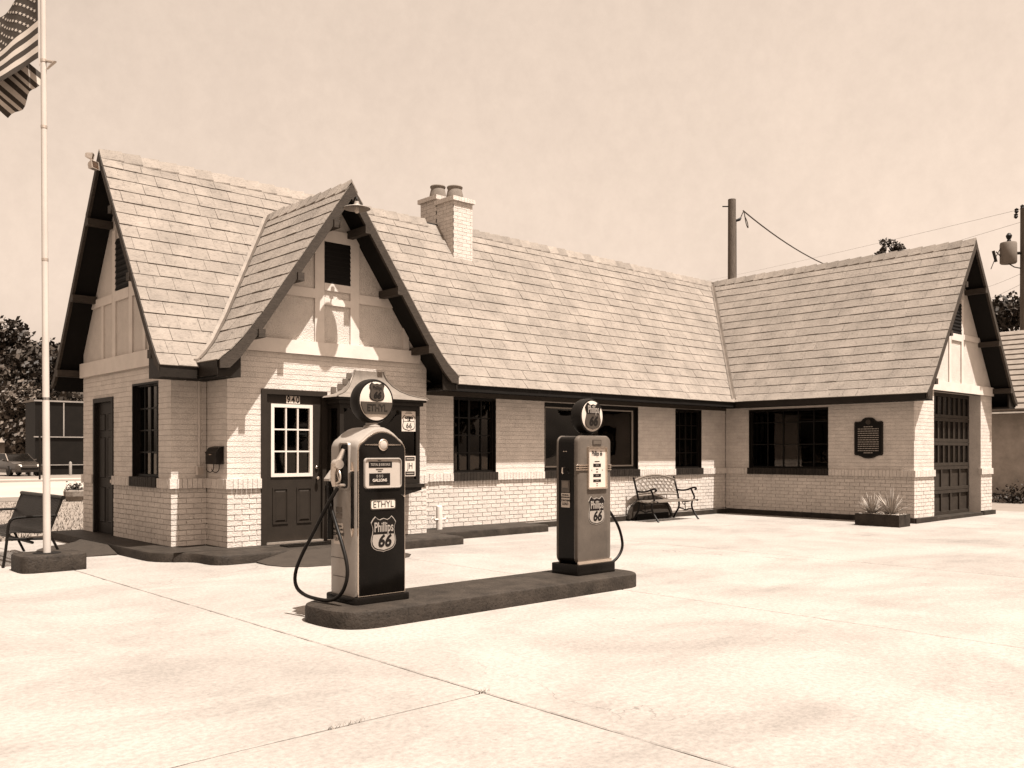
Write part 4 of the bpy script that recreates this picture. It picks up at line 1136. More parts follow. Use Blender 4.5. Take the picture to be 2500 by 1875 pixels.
# ---- near pump: ETHYL
P1 = thing('gas_pump', 'black fronted vintage ETHYL gas pump with pale casing on the near island end', 'gas pump', (4.555, 6.85, .15))
cx, cy, zb, W, D = 4.555, 6.85, .15, .53, .44
base = round_poly([(cx - W / 2 - .03, cy - D / 2 - .03), (cx + W / 2 + .03, cy - D / 2 - .03), (cx + W / 2 + .03, cy + D / 2 + .03), (cx - W / 2 - .03, cy + D / 2 + .03)], .05, 4)
extrude_outline(base, zb - .005, zb + .065, .015).build('base', 'black', P1, True)
def arch_poly(w, z0, ze, zt, r=.09):
    pts = [(-w / 2, z0), (w / 2, z0)]
    for i in range(7):
        a = R(90 * i / 6) * .75; pts.append((w / 2 - r + r * math.cos(a), ze - r + r * math.sin(a)))
    x1, z1 = pts[-1]
    for i in range(1, 8):
        t = i / 8; x = x1 * (1 - 2 * t); pts.append((x, z1 + (zt - z1) * (1 - (x / x1) ** 2)))
    for i in range(6, -1, -1):
        a = R(90 * i / 6) * .75; pts.append((-(w / 2 - r + r * math.cos(a)), ze - r + r * math.sin(a)))
    return pts
id3 = lambda x, y, z: (cx + x, cy + y, zb + z)
case = arch_poly(W, .06, 1.45, 1.545)
rounded_extrude(case, -D / 2, D / 2, .045, id3).build('casing', 'casing', P1, True)
frp = lambda a, n, b: (cx + a, cy - D / 2 - n, zb + b)
mk1 = lambda a, n, b: mtxY(cx + a, cy - D / 2 - n, zb + b)
pan = arch_poly(W - .035, .068, 1.42, 1.505, .08)
MB().prism(pan, frp, .006, -.01).build('panel_trim', 'chrome', P1)
pan2 = arch_poly(W - .052, .072, 1.41, 1.494, .075)
MB().loft([[frp(a, .002, b) for a, b in pan2], [frp(a, .011, b) for a, b in pan2], [frp(a, .016, b) for a, b in inset(pan2, .008)]]).build('front_panel', 'black', P1, True)
n0 = .016
MB().lathe([(.050, n0), (.052, n0 + .010), (.043, n0 + .016), (.040, n0 + .010)], (cx, cy - D / 2, zb + 1.385), 'y', 24).build('lamp_ring', 'chrome', P1, True)
MB().lathe([(.040, n0 + .006), (.036, n0 + .015), (.02, n0 + .02), (.001, n0 + .021)], (cx, cy - D / 2, zb + 1.385), 'y', 24).build('round_lamp', 'face', P1, True)
for s in (-1, 1): MB().prism([(s * .055, 1.392), (s * .19, 1.388), (s * .19, 1.382), (s * .055, 1.378)], frp, n0 + .006, n0).build('trim_bar', 'chrome', P1)
# computer face
cz0, cz1, cw = 1.0, 1.27, .40
fo = rrect(-cw / 2, cw / 2, cz0, cz1, .03); fi = rrect(-cw / 2 + .018, cw / 2 - .018, cz0 + .016, cz1 - .016, .02)
MB().loft([[frp(*p) for p in [(a, n0, b) for a, b in fo]], [frp(a, n0 + .014, b) for a, b in inset(fo, .006)], [frp(a, n0 + .014, b) for a, b in inset(fo, .012)], [frp(a, n0 + .002, b) for a, b in fi]], cap=False).build('display_frame', 'casing', P1, True)
dsp = MB().prism(fi, frp, n0 + .0022, n0).build('display_face', 'face', P1)
for (x0, x1, q0, q1) in ((-.15, .095, 1.185, 1.238), (-.145, .075, 1.03, 1.135)):
    MB().box(x0, x1, n0 + .0042, n0 + .002, q0, q1, frp).build('counter_window', 'ink', dsp)
text('TOTAL $ 0.00 SALE', .030, 'tan', dsp, mk1(-.028, n0 + .0045, 1.211), xs=.82, bold=.0004)
text('GALLONS', .034, 'plate', dsp, mk1(-.035, n0 + .0045, 1.073), bold=.0006)
text('0 0 0', .034, 'tan', dsp, mk1(-.035, n0 + .0045, 1.108))
MB().box(-.075, .0, n0 + .0042, n0 + .002, 1.165, 1.173, frp).box(-.055, -.015, n0 + .0042, n0 + .002, 1.148, 1.156, frp).box(-.055, -.02, n0 + .0042, n0 + .002, 1.244, 1.25, frp).build('small_print', 'midink', dsp)
MB().box(-.14, -.10, n0 + .0047, n0 + .004, 1.037, 1.045, frp).box(.04, .068, n0 + .0047, n0 + .004, 1.037, 1.045, frp).build('small_print', 'midink', dsp)
# grade plate
MB().prism(rrect(-.135, .135, .815, .905, .02), frp, n0 + .006, n0 - .002).build('grade_frame', 'midink', P1)
gp = MB().prism(rrect(-.125, .125, .825, .895, .015), frp, n0 + .0075, n0).build('grade_plate', 'plate', P1)
text('ETHYL', .082, 'ink', gp, mk1(0, n0 + .0078, .860), xs=.92)
emblem(P1, .005, .60, .265, .315, frp, n0, mk1)
MB().lathe([(.012, n0), (.012, n0 + .012), (.001, n0 + .014)], (cx + .225, cy - D / 2, zb + .93), 'y', 12).build('latch_knob', 'chrome', P1, True)
# left side: nozzle boot, nozzle, hose, guard strip, plates
frs = lambda a, n, b: (cx - W / 2 - n, cy - a, zb + b)         # a grows toward the front
mk1s = lambda a, n, b: mtxX(cx - W / 2 - n, cy - a, zb + b)
bo = rrect(-.045, .135, .985, 1.41, .04); bi = rrect(-.022, .112, 1.008, 1.387, .03)
MB().loft([[frs(a, .0, b) for a, b in bo], [frs(a, .020, b) for a, b in inset(bo, .006)], [frs(a, .020, b) for a, b in inset(bi, -.006)], [frs(a, -.002, b) for a, b in bi]], cap=False).build('nozzle_boot', 'casing', P1, True)
MB().prism(bi, frs, .001, -.004).build('boot_recess', 'black', P1)
nozl = MB().tube([frs(.055, .02, 1.345), frs(.045, .045, 1.28), frs(.03, .075, 1.21)], [.018, .024, .034], 12).build('nozzle', 'alu', P1, True)
MB().tube([frs(.0, .075, 1.215), frs(.075, .075, 1.215)], .042, 18).build('nozzle_valve', 'alu', nozl, True)
MB().tube([frs(.012, .085, 1.20), frs(.0, .09, 1.13), frs(-.005, .085, 1.075), frs(.0, .08, 1.02)], [.034, .027, .028, .020], 12).build('nozzle_grip', 'alu', nozl, True)
MB().tube(smooth_path([frs(.04, .075, 1.19), frs(.085, .07, 1.12), frs(.075, .075, 1.06), frs(-.0, .08, 1.045)], 2), .009, 8).build('trigger_guard', 'alu', nozl, True)
MB().tube(smooth_path([frs(.03, .07, 1.19), frs(.03, .07, 1.13), frs(.055, .07, 1.09), frs(.06, .07, 1.06)], 2), .005, 6).build('trigger', 'chrome', nozl, True)
MB().tube([frs(.0, .08, 1.03), frs(.115, .05, 1.035)], .012, 8).build('nozzle_hook', 'alu', P1, True)
hp = [(6.80, 1.16), (6.833, 1.074), (6.914, .945), (7.052, .757), (7.215, .561), (7.331, .38), (7.317, .25), (7.193, .19), (7.017, .175), (6.813, .178), (6.67, .25), (6.597, .385), (6.61, .506), (6.701, .692), (6.813, .844), (6.90, 1.0), (6.96, 1.15), (6.97, 1.22)]
hx = [4.21, 4.17, 4.14, 4.12, 4.10, 4.09, 4.09, 4.11, 4.13, 4.15, 4.17, 4.18, 4.19, 4.19, 4.20, 4.20, 4.21, 4.24]
MB().tube(smooth_path([(x, y, z) for x, (y, z) in zip(hx, hp)], 2), .0165, 10).build('hose', 'rubber', P1, True)
MB().loft([[frs(-.19, .0, 1.07), frs(-.06, .0, 1.07), frs(-.06, .0, 1.19), frs(-.19, .0, 1.17)], [frs(-.17, .085, 1.065), frs(-.08, .085, 1.065), frs(-.08, .085, 1.085), frs(-.17, .085, 1.085)]]).build('hose_hood', 'casing', P1)
MB().tube([frs(-.125, .045, 1.07), frs(-.125, .045, .55)], .028, 12).build('hose_pipe', 'black', P1, True)
MB().prism([(.155, .66), (.182, .66), (.182, 1.155), (.155, 1.155)], frs, .014, -.002).build('guard_strip', 'black', P1)
MB().prism([(.152, 1.155), (.185, 1.155), (.175, 1.20), (.1685, 1.235), (.162, 1.20)], frs, .016, -.002).prism([(.152, .66), (.162, .61), (.1685, .585), (.175, .61), (.185, .66)], frs, .016, -.002).build('guard_tip', 'chrome', P1)
MB().box(-.10, -.005, -.002, .004, .79, .835, frs).box(-.10, -.005, -.002, .004, .735, .78, frs).build('inspection_sticker', 'stone', P1)
sticker(P1, -.06, .60, .15, .185, frs, mk1s)
MB().box(-.19, .02, .0, .003, .385, .389, frs).box(-.15, .09, .0, .003, .222, .226, frs).build('panel_seam', 'midink', P1)
globe(P1, (4.565, 6.80, 1.925), .20, .13, 'ethyl')

# ---- far pump: grey front
P2 = thing('gas_pump', 'grey fronted vintage gas pump with black sides on the far island end', 'gas pump', (7.325, 6.78, .15))
cx2, cy2, W2, D2 = 7.325, 6.775, .545, .335
extrude_outline(round_poly([(cx2 - W2 / 2 - .035, cy2 - D2 / 2 - .035), (cx2 + W2 / 2 + .035, cy2 - D2 / 2 - .035), (cx2 + W2 / 2 + .035, cy2 + D2 / 2 + .035), (cx2 - W2 / 2 - .035, cy2 + D2 / 2 + .035)], .03, 3), zb - .005, zb + .115, .012).build('base', 'black', P2, True)
id4 = lambda x, y, z: (cx2 + x, cy2 + y, zb + z)
body = rrect(-W2 / 2, W2 / 2, .11, 1.50, .07, 6)
# black sides set between pale front and back shells
shell = lambda y0, y1: rounded_extrude(body, y0, y1, .03, id4)
shell(-D2 / 2, -D2 / 2 + .075).build('front_shell', 'grey', P2, True)
shell(D2 / 2 - .06, D2 / 2).build('rear_shell', 'grey', P2, True)
MB().prism(inset(body, .006), id4, -D2 / 2 + .05, D2 / 2 - .04).build('side_panels', 'black', P2, True)
frq = lambda a, n, b: (cx2 + a, cy2 - D2 / 2 - n, zb + b)
mk2 = lambda a, n, b: mtxY(cx2 + a, cy2 - D2 / 2 - n, zb + b)
MB().box(-W2 / 2 + .01, W2 / 2 - .01, -.01, .012, .112, .148, frq).build('bottom_trim', 'chrome', P2)
for s in (-1, 1):
    for z in (1.13, 1.155, 1.18):
        x0, x1 = (-W2 / 2 - .004, -.125) if s < 0 else (.185, W2 / 2 + .004)
        MB().tube([frq(x0, -.02, z), frq(x0 + .02 * (1 if s < 0 else 0), .004, z), frq(x1 - (.02 if s > 0 else 0), .004, z), frq(x1, -.02 if s > 0 else .004, z)], .009, 6).build('trim_band', 'chrome', P2, True)
do = rrect(-.13, .19, .915, 1.385, .012, 2); di = rrect(-.108, .168, .94, 1.36, .006, 2)
MB().loft([[frq(a, 0, b) for a, b in do], [frq(a, .022, b) for a, b in inset(do, .004)], [frq(a, .022, b) for a, b in inset(di, -.004)], [frq(a, .004, b) for a, b in di]], cap=False).build('display_frame', 'chrome', P2)
ds2 = MB().prism(di, frq, .0045, .0).build('display_face', 'plate', P2)
text('Phillips 66', .062, 'ink', ds2, mk2(.03, .0055, 1.305), xs=.68, ys=1.25, bold=.001)
for z, w, h in ((1.178, .062, .018), (1.067, .062, .017), (1.010, .062, .014)):
    MB().box(.03 - w, .03 + w, .002, .0065, z - h, z + h, frq).build('counter_window', 'ink', ds2)
    text('0 0 0', .022, 'tan', ds2, mk2(.03, .0068, z))
sm = MB()
for z, w in ((1.218, .04), (1.135, .02), (1.105, .015), (.978, .01), (.955, .008)): sm.box(.03 - w, .03 + w, .002, .0058, z - .005, z + .005, frq)
sm.box(-.06, -.05, .002, .0058, 1.118, 1.13, frq); sm.box(.11, .12, .002, .0058, 1.118, 1.13, frq)
sm.build('small_print', 'ink', ds2)
MB().prism(rrect(-.04, .10, 1.40, 1.455, .006, 2), frq, .006, -.002).build('maker_plate', 'midink', P2)
MB().prism(rrect(-.03, .09, 1.408, 1.447, .004, 2), frq, .0075, -.002).build('maker_plate', 'grey', P2)
emblem(P2, .025, .685, .265, .315, frq, 0.0, mk2)
frt = lambda a, n, b: (cx2 - W2 / 2 + .006 - n, cy2 - a, zb + b)
mk2s = lambda a, n, b: mtxX(cx2 - W2 / 2 + .006 - n, cy2 - a, zb + b)
MB().box(-.075, .045, -.002, .008, .885, 1.015, frt).build('cover_plate', 'grey', P2)
MB().box(-.060, .030, .008, .013, .935, 1.005, frt).build('cover_plate', 'stone', P2)
sticker(P2, -.015, .80, .125, .155, frt, mk2s)
MB().tube([frt(-.02, .005, 1.155), frt(-.02, .045, 1.15), frt(-.02, .05, 1.10), frt(-.005, .05, 1.085)], .009, 8).build('crank', 'chrome', P2, True)
MB().box(-.05, -.03, -.002, .006, 1.325, 1.333, frt).box(-.015, .005, -.002, .006, 1.325, 1.333, frt).build('keyhole_plate', 'chrome', P2)
MB().tube(smooth_path([(7.60, 6.80, .95), (7.68, 6.82, .90), (7.86, 6.85, .78), (8.00, 6.85, .62), (8.07, 6.85, .45), (8.07, 6.85, .34), (7.98, 6.85, .24), (7.84, 6.85, .185), (7.70, 6.84, .18), (7.62, 6.84, .26)], 2), .0165, 10).build('hose', 'rubber', P2, True)
globe(P2, (7.36, 6.755, 1.865), .195, .15, 'plain')

# ------------------------------------------------------------------ flagpole, its block and flag
pb = thing('flagpole_block', 'dark painted concrete block at the foot of the flagpole', 'block', (3.38, 12.25, 0))
extrude_outline(round_poly([(3.03, 11.96, .14), (3.78, 11.96, .08), (3.78, 12.58, .08), (3.03, 12.58, .14)], .1, 5), -.02, .21, .025).build('block', 'curb', pb, True)
MB().lathe([(.16, .205), (.16, .214), (.10, .216)], (3.38, 12.24, 0), 'z', 24).build('socket_ring', 'soffit', pb, True)
fp = thing('flagpole', 'tall white painted flagpole with joint rings', 'flagpole', (3.38, 12.24, .21))
lean = -.007
def pole_pt(z): return (3.38 + lean * (z - .2) * .735, 12.24 - lean * (z - .2) * .678, z)
MB().tube([pole_pt(.2), pole_pt(2.1), pole_pt(4.8), pole_pt(9.5)], [.045, .041, .036, .028], 18).build('pole', 'polewhite', fp, True)
for z, m in ((2.12, 'iron'), (3.86, 'alu'), (5.52, 'alu'), (6.35, 'alu')):
    MB().tube([pole_pt(z), pole_pt(z + .035)], .043 - z * .0008, 16).build('joint_ring', m, fp, True)
MB().lathe([(.001, 0), (.05, .03), (.07, .07), (.05, .11), (.001, .14)], pole_pt(9.5), 'z', 16).build('finial', 'alu', fp, True)
a0 = Vector(pole_pt(6.3)) + Vector((-.04, .03, 0)); a1 = Vector(pole_pt(9.4)) + Vector((-.04, .03, 0))
MB().tube([tuple(a0), tuple(a1)], .004, 5).build('halyard', 'plate', fp)
MB().tube([tuple(Vector(pole_pt(6.37))), tuple(Vector(pole_pt(6.34)) + Vector((.10, -.09, .01))), tuple(Vector(pole_pt(6.26)) + Vector((.03, -.03, 0)))], [.02, .03, .012], 6).build('cleat', 'alu', fp)

flag = thing('national_flag', 'stars and stripes flag flying from the tall white flagpole', 'flag', pole_pt(6.4))
def flag_pt(u, v):
    """u 0..1 hoist to fly, v 0 bottom .. 1 top"""
    right = Vector((.735, -.678, 0)); away = Vector((.678, .735, 0)); up = Vector((0, 0, 1))
    H1 = Vector(pole_pt(6.40)) + Vector((-.05, .04, 0)); H0 = Vector(pole_pt(7.42)) + Vector((-.05, .04, 0))
    F1 = H1 - right * .78 - up * .40 + away * .02; F0 = H0 - right * .80 - up * .52 + away * .25
    E1 = H1 - right * .52 - up * .66 + away * .30; E0 = H1 - right * .03 - up * .16 + away * .22
    if u < .55:
        t = u / .55
        p = H1.lerp(H0, v).lerp(F1.lerp(F0, v), t)
        fold = math.sin(t * 9.0 + v * 1.6)
        p = p + away * (.03 * fold * min(1, t * 3)) + up * (.035 * math.sin(t * 7 + 1) * min(1, t * 2)) - up * (.03 * math.sin(math.pi * t))
        return p
    t = (u - .55) / .45
    p = F1.lerp(F0, v).lerp(E1.lerp(E0, v), t)
    return p + away * (.05 * math.sin(t * 5 + v * 9)) + up * .02 * math.sin(v * 14)
NU = 40
cn = 0.40                                   # canton share of the fly
for k in range(13):
    v0, v1 = k / 13, (k + 1) / 13
    u0 = 0.0
    if k >= 6: u0 = cn
    mb = MB(); us = [u0 + (1 - u0) * i / NU for i in range(NU + 1)]
    rings = [[flag_pt(u, v0), flag_pt(u, v1)] for u in us]
    vs_, fs_ = [], []
    for r_ in rings: vs_ += r_
    for i in range(NU): fs_.append((2 * i, 2 * i + 2, 2 * i + 3, 2 * i + 1))
    mb.add(vs_, fs_); mb.build('stripe', 'flagdark' if k % 2 == 0 else 'flaglight', flag, True)
mb = MB(); vs_, fs_ = [], []
for i in range(17):
    for j in range(9): vs_.append(flag_pt(cn * i / 16, 6 / 13 + 7 / 13 * j / 8))
for i in range(16):
    for j in range(8): fs_.append((i * 9 + j, (i + 1) * 9 + j, (i + 1) * 9 + j + 1, i * 9 + j + 1))
canton = mb.add(vs_, fs_).build('canton', 'flagdark', flag, True)
for row in range(9):
    for c_ in range(6 if row % 2 == 0 else 5):
        u = cn * ((c_ + (.5 if row % 2 == 0 else 1.0)) / 6); v = 6 / 13 + 7 / 13 * (row + .6) / 9.2
        c0 = flag_pt(u, v); du = (flag_pt(u + .01, v) - c0); dv = (flag_pt(u, v + .01) - c0); nn = du.cross(dv).normalized()
        if nn.dot(Vector((0, 0, CAM_H)) - c0) < 0: nn = -nn
        du.normalize(); dv = (dv - du * dv.dot(du)).normalized()
        pts = [c0 + nn * .004 + (du * math.sin(2 * math.pi * q / 10) + dv * math.cos(2 * math.pi * q / 10)) * (.026 if q % 2 == 0 else .0105) for q in range(10)]
        MB().add([c0 + nn * .004] + pts, [(0, q + 1, (q + 1) % 10 + 1) for q in range(10)]).build('star', 'flaglight', canton)

# ------------------------------------------------------------------ slatted bench by the flagpole (faces -x)
random.seed(11)
B1 = thing('metal_bench', 'black slatted metal bench behind the flagpole block', 'bench', (3.4, 13.7, 0))
y0, y1, xf, xr_ = 12.80, 14.70, 3.06, 3.62
prof = smooth_path([(xf + .02, .40), (xf + .06, .445), (xf + .22, .43), (xf + .42, .41), (xf + .50, .46), (xf + .56, .62), (xf + .66, .86)], 2)
n_ = 36
slat = MB()
for i in range(n_):
    y = y0 + .04 + (y1 - y0 - .08) * i / (n_ - 1)
    mb = MB(); rings = []
    for (x, z), (x2, z2) in zip(prof, prof[1:] + [(2 * prof[-1][0] - prof[-2][0], 2 * prof[-1][1] - prof[-2][1])]):
        d = Vector((x2 - x, 0, z2 - z)).normalized(); nn = Vector((-d.z, 0, d.x)) * .004
        rings.append([(x - nn.x, y - .016, z - nn.z), (x + nn.x, y - .016, z + nn.z), (x + nn.x, y + .016, z + nn.z), (x - nn.x, y + .016, z - nn.z)])
    if i % 3 == 0 or True: mb.loft(rings).build('slat', 'iron', B1)
MB().tube([(xf + .665, y0 - .03, .87), (xf + .665, y1 + .03, .87)], .028, 12).build('top_rail', 'iron', B1, True)
MB().tube([(xf + .03, y0, .41), (xf + .03, y1, .41)], .02, 10).build('front_rail', 'iron', B1, True)
MB().tube([(xf + .30, y0, .30), (xf + .30, y1, .30)], .02, 10).build('stretcher', 'iron', B1, True)
for y in (y0, y1):
    MB().tube(smooth_path([(xf - .04, y, 0), (xf + .0, y, .30), (xf + .02, y, .56), (xf + .06, y, .62), (xf + .16, y, .635), (xf + .60, y, .64)], 2), .018, 8).build('arm_frame', 'iron', B1, True)
    MB().tube([(xr_ + .13, y, 0), (xf + .50, y, .42), (xf + .66, y, .86)], .018, 8).build('rear_leg', 'iron', B1, True)
    MB().tube([(xf + .0, y, .36), (xf + .52, y, .34)], .018, 8).build('side_rail', 'iron', B1, True)

# ------------------------------------------------------------------ ornate cast-iron bench against the long wall (faces -y)
B2 = thing('park_bench', 'ornate cast iron park bench against the long white wall', 'bench', (15.75, 12.1, 0))
def b2(x, d, z): return (x, 12.38 - d, z)          # d grows toward the front
for x in (15.02, 16.42):
    MB().tube(smooth_path([b2(x, -.06, 0), b2(x, -.01, .10), b2(x, .10, .25), b2(x, .08, .42), b2(x, .04, .60), b2(x, -.06, .93)], 2), [.024] * 99 if False else .022, 8).build('rear_upright', 'iron', B2, True)
    MB().tube(smooth_path([b2(x, .62, 0), b2(x, .55, .08), b2(x, .43, .25), b2(x, .44, .40), b2(x, .52, .47), b2(x, .46, .58), b2(x, .42, .66)], 2), .020, 8).build('front_leg', 'iron', B2, True)
    MB().tube(smooth_path([b2(x, .03, .64), b2(x, .15, .62), b2(x, .30, .635), b2(x, .46, .69), b2(x, .54, .70), b2(x, .56, .665), b2(x, .52, .65)], 2), .020, 8).build('armrest', 'iron', B2, True)
    MB().tube(smooth_path([b2(x, .09, .42), b2(x, .18, .375), b2(x, .35, .385), b2(x, .48, .43), b2(x, .60, .42)], 2), .020, 8).build('seat_rail', 'iron', B2, True)
    MB().tube(smooth_path([b2(x, .09, .23), b2(x, .2, .22), b2(x, .27, .18), b2(x, .34, .22), b2(x, .44, .23)], 2), .014, 8).build('leg_brace', 'iron', B2, True)
    MB().tube(smooth_path([b2(x, .16, .38), b2(x, .22, .30), b2(x, .27, .33), b2(x, .24, .37), b2(x, .27, .19)], 2), .009, 6).build('scroll', 'iron', B2, True)
for i in range(5):
    d = .12 + i * .105; z = .415 - .02 * math.sin(math.pi * i / 4)
    MB().box(14.96, 16.48, 12.38 - d - .04, 12.38 - d + .04, z, z + .022).build('seat_slat', 'bronze', B2)
# back: arched rails with lattice of cast loops between
def back(x, t):      # t 0 bottom .. 1 top of the back
    k = (x - 15.72) / .70
    z = .53 + .02 * (1 - k * k) + t * (.33 + .09 * (1 - k * k)); d = .055 - (z - .5) * .26
    return b2(x, d, z)
xsn = [15.03 + 1.38 * i / 16 for i in range(17)]
for t, r_ in ((0, .018), (1, .022), (.9, .010), (.12, .010)):
    MB().tube([back(x, t) for x in xsn], r_, 7).build('back_rail', 'bronze', B2, True)
for r0 in range(4):
    t0 = .14 + r0 * .19
    for i in range(9):
        xa = 15.09 + i * .146 + (.073 if r0 % 2 else 0)
        if xa + .13 > 16.42: continue
        pts = [back(xa + .062 + .066 * math.cos(q), t0 + .095 + .10 * math.sin(q)) for q in [2 * math.pi * k / 10 for k in range(11)]]
        MB().tube(pts, .009, 5).build('cast_loop', 'bronze', B2, True)
for i in range(7):
    x = 15.12 + i * .2
    MB().tube([back(x, .12), back(min(x + .16, 16.4), .9)], .008, 5).build('cast_stem', 'bronze', B2, True)

# ------------------------------------------------------------------ planter box with spiky plants
PL = thing('planter_box', 'low dark planter box filled with pale gravel by the wing corner', 'planter', (17.7, 8.25, 0))
x0, x1, q0, q1 = 17.45, 17.95, 7.80, 8.70
MB().box(x0, x0 + .04, q0, q1, 0, .24).box(x1 - .04, x1, q0, q1, 0, .24).box(x0 + .04, x1 - .04, q0, q0 + .04, 0, .24).box(x0 + .04, x1 - .04, q1 - .04, q1, 0, .24).build('box', 'curb', PL)
gv = MB()
for i in range(420):
    px, py = random.uniform(x0 + .03, x1 - .03), random.uniform(q0 + .03, q1 - .03); s = random.uniform(.012, .03); z = .215 + random.uniform(0, .03)
    ring = [(px + s * math.cos(a), py + s * math.sin(a) * random.uniform(.7, 1.2), z) for a in [k * 1.2566 for k in range(5)]]
    gv.add(ring + [(px, py, z + s * .8), (px, py, z - s)], [(k, (k + 1) % 5, 5) for k in range(5)] + [((k + 1) % 5, k, 6) for k in range(5)])
MB().box(x0 + .04, x1 - .04, q0 + .04, q1 - .04, .02, .205).build('soil', 'gravel', PL)
o = gv.build('gravel', 'gravel', PL); o['kind'] = 'stuff'
for (px, py, h, lab) in ((17.68, 8.44, .50, 'smaller spiky yucca in the left half of the dark planter box'), (17.70, 8.06, .62, 'larger spiky yucca in the right half of the dark planter box')):
    yk = thing('yucca', lab, 'plant', (px, py, .22), group='yuccas in the planter box')
    mb = MB()
    for i in range(120):
        a = random.uniform(0, 2 * math.pi); el = random.uniform(.35, 1.45); L = h * random.uniform(.6, 1.05); w = .009
        d = Vector((math.cos(a) * math.cos(el), math.sin(a) * math.cos(el), math.sin(el))); s = Vector((-math.sin(a), math.cos(a), 0)) * w
        c0 = Vector((px, py, .22)) + Vector((math.cos(a), math.sin(a), 0)) * .02
        mid = c0 + d * L * .5 + Vector((0, 0, .01)); tip = c0 + d * L - Vector((0, 0, L * .10 * math.cos(el)))
        mb.add([c0 - s, c0 + s, mid + s, mid - s, tip], [(0, 1, 2, 3), (3, 2, 4)])
    mb.build('leaves', 'yucca', yk)

# weeds in the slab joints
for (px, py, n, sx, lab) in ((2.66, 4.185, 45, .14, 'strip of weeds in the slab joint at lower left'), (3.62, 4.19, 26, .05, 'small weed tuft where two slab joints meet')):
    mb = MB()
    for i in range(n):
        x, y = px + random.uniform(-sx, sx), py + random.uniform(-.014, .014); h = random.uniform(.006, .024); a = random.uniform(0, 6.28)
        mb.add([(x - .003, y, -.012), (x + .003, y, -.012), (x + .02 * math.cos(a), y + .02 * math.sin(a), h)], [(0, 1, 2)])
    tag(mb.build('weed_tuft', 'blade'), lab, 'weeds')

# ------------------------------------------------------------------ trees
def tree(name, label, base, height, spread, trunk_h, nleaf, leaf, mat='leaf', group=None, seed=1, lobes=26, cat='tree', flat=0.75):
    rnd = random.Random(seed)
    t = thing(name, label, cat, base, group=group)
    bx_, by_, bz_ = base
    tr = MB(); tr.tube([(bx_, by_, bz_ - .1), (bx_ + .05, by_, bz_ + trunk_h * .5), (bx_, by_ + .05, bz_ + trunk_h), (bx_, by_, bz_ + height * .7)], [spread * .06, spread * .048, spread * .04, spread * .012], 9)
    cs = []
    for i in range(lobes):
        a = rnd.uniform(0, 6.283); v = rnd.uniform(-1, 1); rr = rnd.uniform(.35, 1.0) ** .6
        cz = bz_ + trunk_h + (height - trunk_h) * .5
        c = Vector((bx_ + math.cos(a) * math.sqrt(1 - v * v) * spread * rr * .78, by_ + math.sin(a) * math.sqrt(1 - v * v) * spread * rr * .78, cz + v * (height - trunk_h) * .45 * rr))
        cs.append((c, spread * rnd.uniform(.20, .36)))
        if i % 2 == 0: tr.tube([(bx_, by_, min(bz_ + trunk_h * rnd.uniform(.8, 1.3), c.z - .2)), tuple((Vector((bx_, by_, c.z - .3)) + c) / 2), tuple(c)], [spread * .022, spread * .014, .02], 5)
    tr.build('trunk', 'bark', t, True)
    cr = MB()
    for i in range(nleaf):
        c, r_ = cs[rnd.randrange(lobes)]
        d = Vector((rnd.gauss(0, 1), rnd.gauss(0, 1), rnd.gauss(0, 1))).normalized() * r_ * rnd.uniform(.45, 1.08)
        p = c + Vector((d.x, d.y, d.z * flat))
        n = Vector((rnd.gauss(0, 1), rnd.gauss(0, 1), rnd.gauss(.6, 1))).normalized(); u = n.orthogonal().normalized(); w = n.cross(u)
        s = leaf * rnd.uniform(.6, 1.3)
        cr.add([p - u * s, p + w * s * .55, p + u * s, p - w * s * .55], [(0, 1, 2, 3)])
    cr.build('crown', mat, t)
    return t
def at(px, d, z=0.0):
    c, s = math.cos(CAM_A), math.sin(CAM_A); r = (px - 1250) / CAM_F * d
    return (d * c + r * s, d * s - r * c, z)
G_T = 'trees across the street'
tree('shade_tree', 'big dark leafy tree at the far left edge beyond the street', at(20, 76), 12.0, 6.4, 2.4, 9000, .30, group=G_T, seed=2, lobes=40)
tree('shade_tree', 'dark leafy tree behind the dark shopfront beside the gable', at(125, 84), 11.9, 5.4, 2.6, 7500, .30, group=G_T, seed=5, lobes=34)
tree('shade_tree', 'paler smaller tree left of the dark shopfront', at(62, 66), 6.2, 2.5, 1.2, 4200, .20, mat='leaf2', group=G_T, seed=9, lobes=30)
tree('shade_tree', 'low pale tree at the left edge above the parked car', at(-10, 68), 8.0, 3.0, 2.2, 3200, .22, mat='leaf2', group=G_T, seed=12, lobes=24)
tree('shade_tree', 'round tree top rising behind the wing ridge', at(2170, 62), 16.2, 1.25, 13.6, 2000, .11, seed=21, lobes=24, group='trees behind the garage wing')
tree('shade_tree', 'low tree top just over the ridge left of the round tree', at(1885, 70), 15.05, 1.9, 12.5, 1800, .13, seed=23, lobes=18, group='trees behind the garage wing')
tree('shade_tree', 'tree top hardly above the wing ridge in the middle', at(2060, 66), 15.2, 1.8, 12.8, 1800, .13, seed=24, lobes=18, group='trees behind the garage wing')
tree('shade_tree', 'dark tree behind the right gable by the utility pole', at(2475, 46), 10.6, 3.0, 2.6, 7000, .16, seed=27, lobes=30, group='trees behind the garage wing')
# unseen trees added across the street behind the viewer so the glass reflects dark
for i, (x, y, h, s) in enumerate(((4, -34, 12, 6.5), (18, -36, 13, 7), (32, -35, 11, 6), (-10, -33, 12, 6), (46, -33, 12, 6.5))):
    tree('shade_tree', 'leafy tree added out of view behind the viewer to darken the window reflections', (x, y, 0), h, s, 2.0, 1800, .55, seed=40 + i, lobes=26, group='trees added behind the viewer')

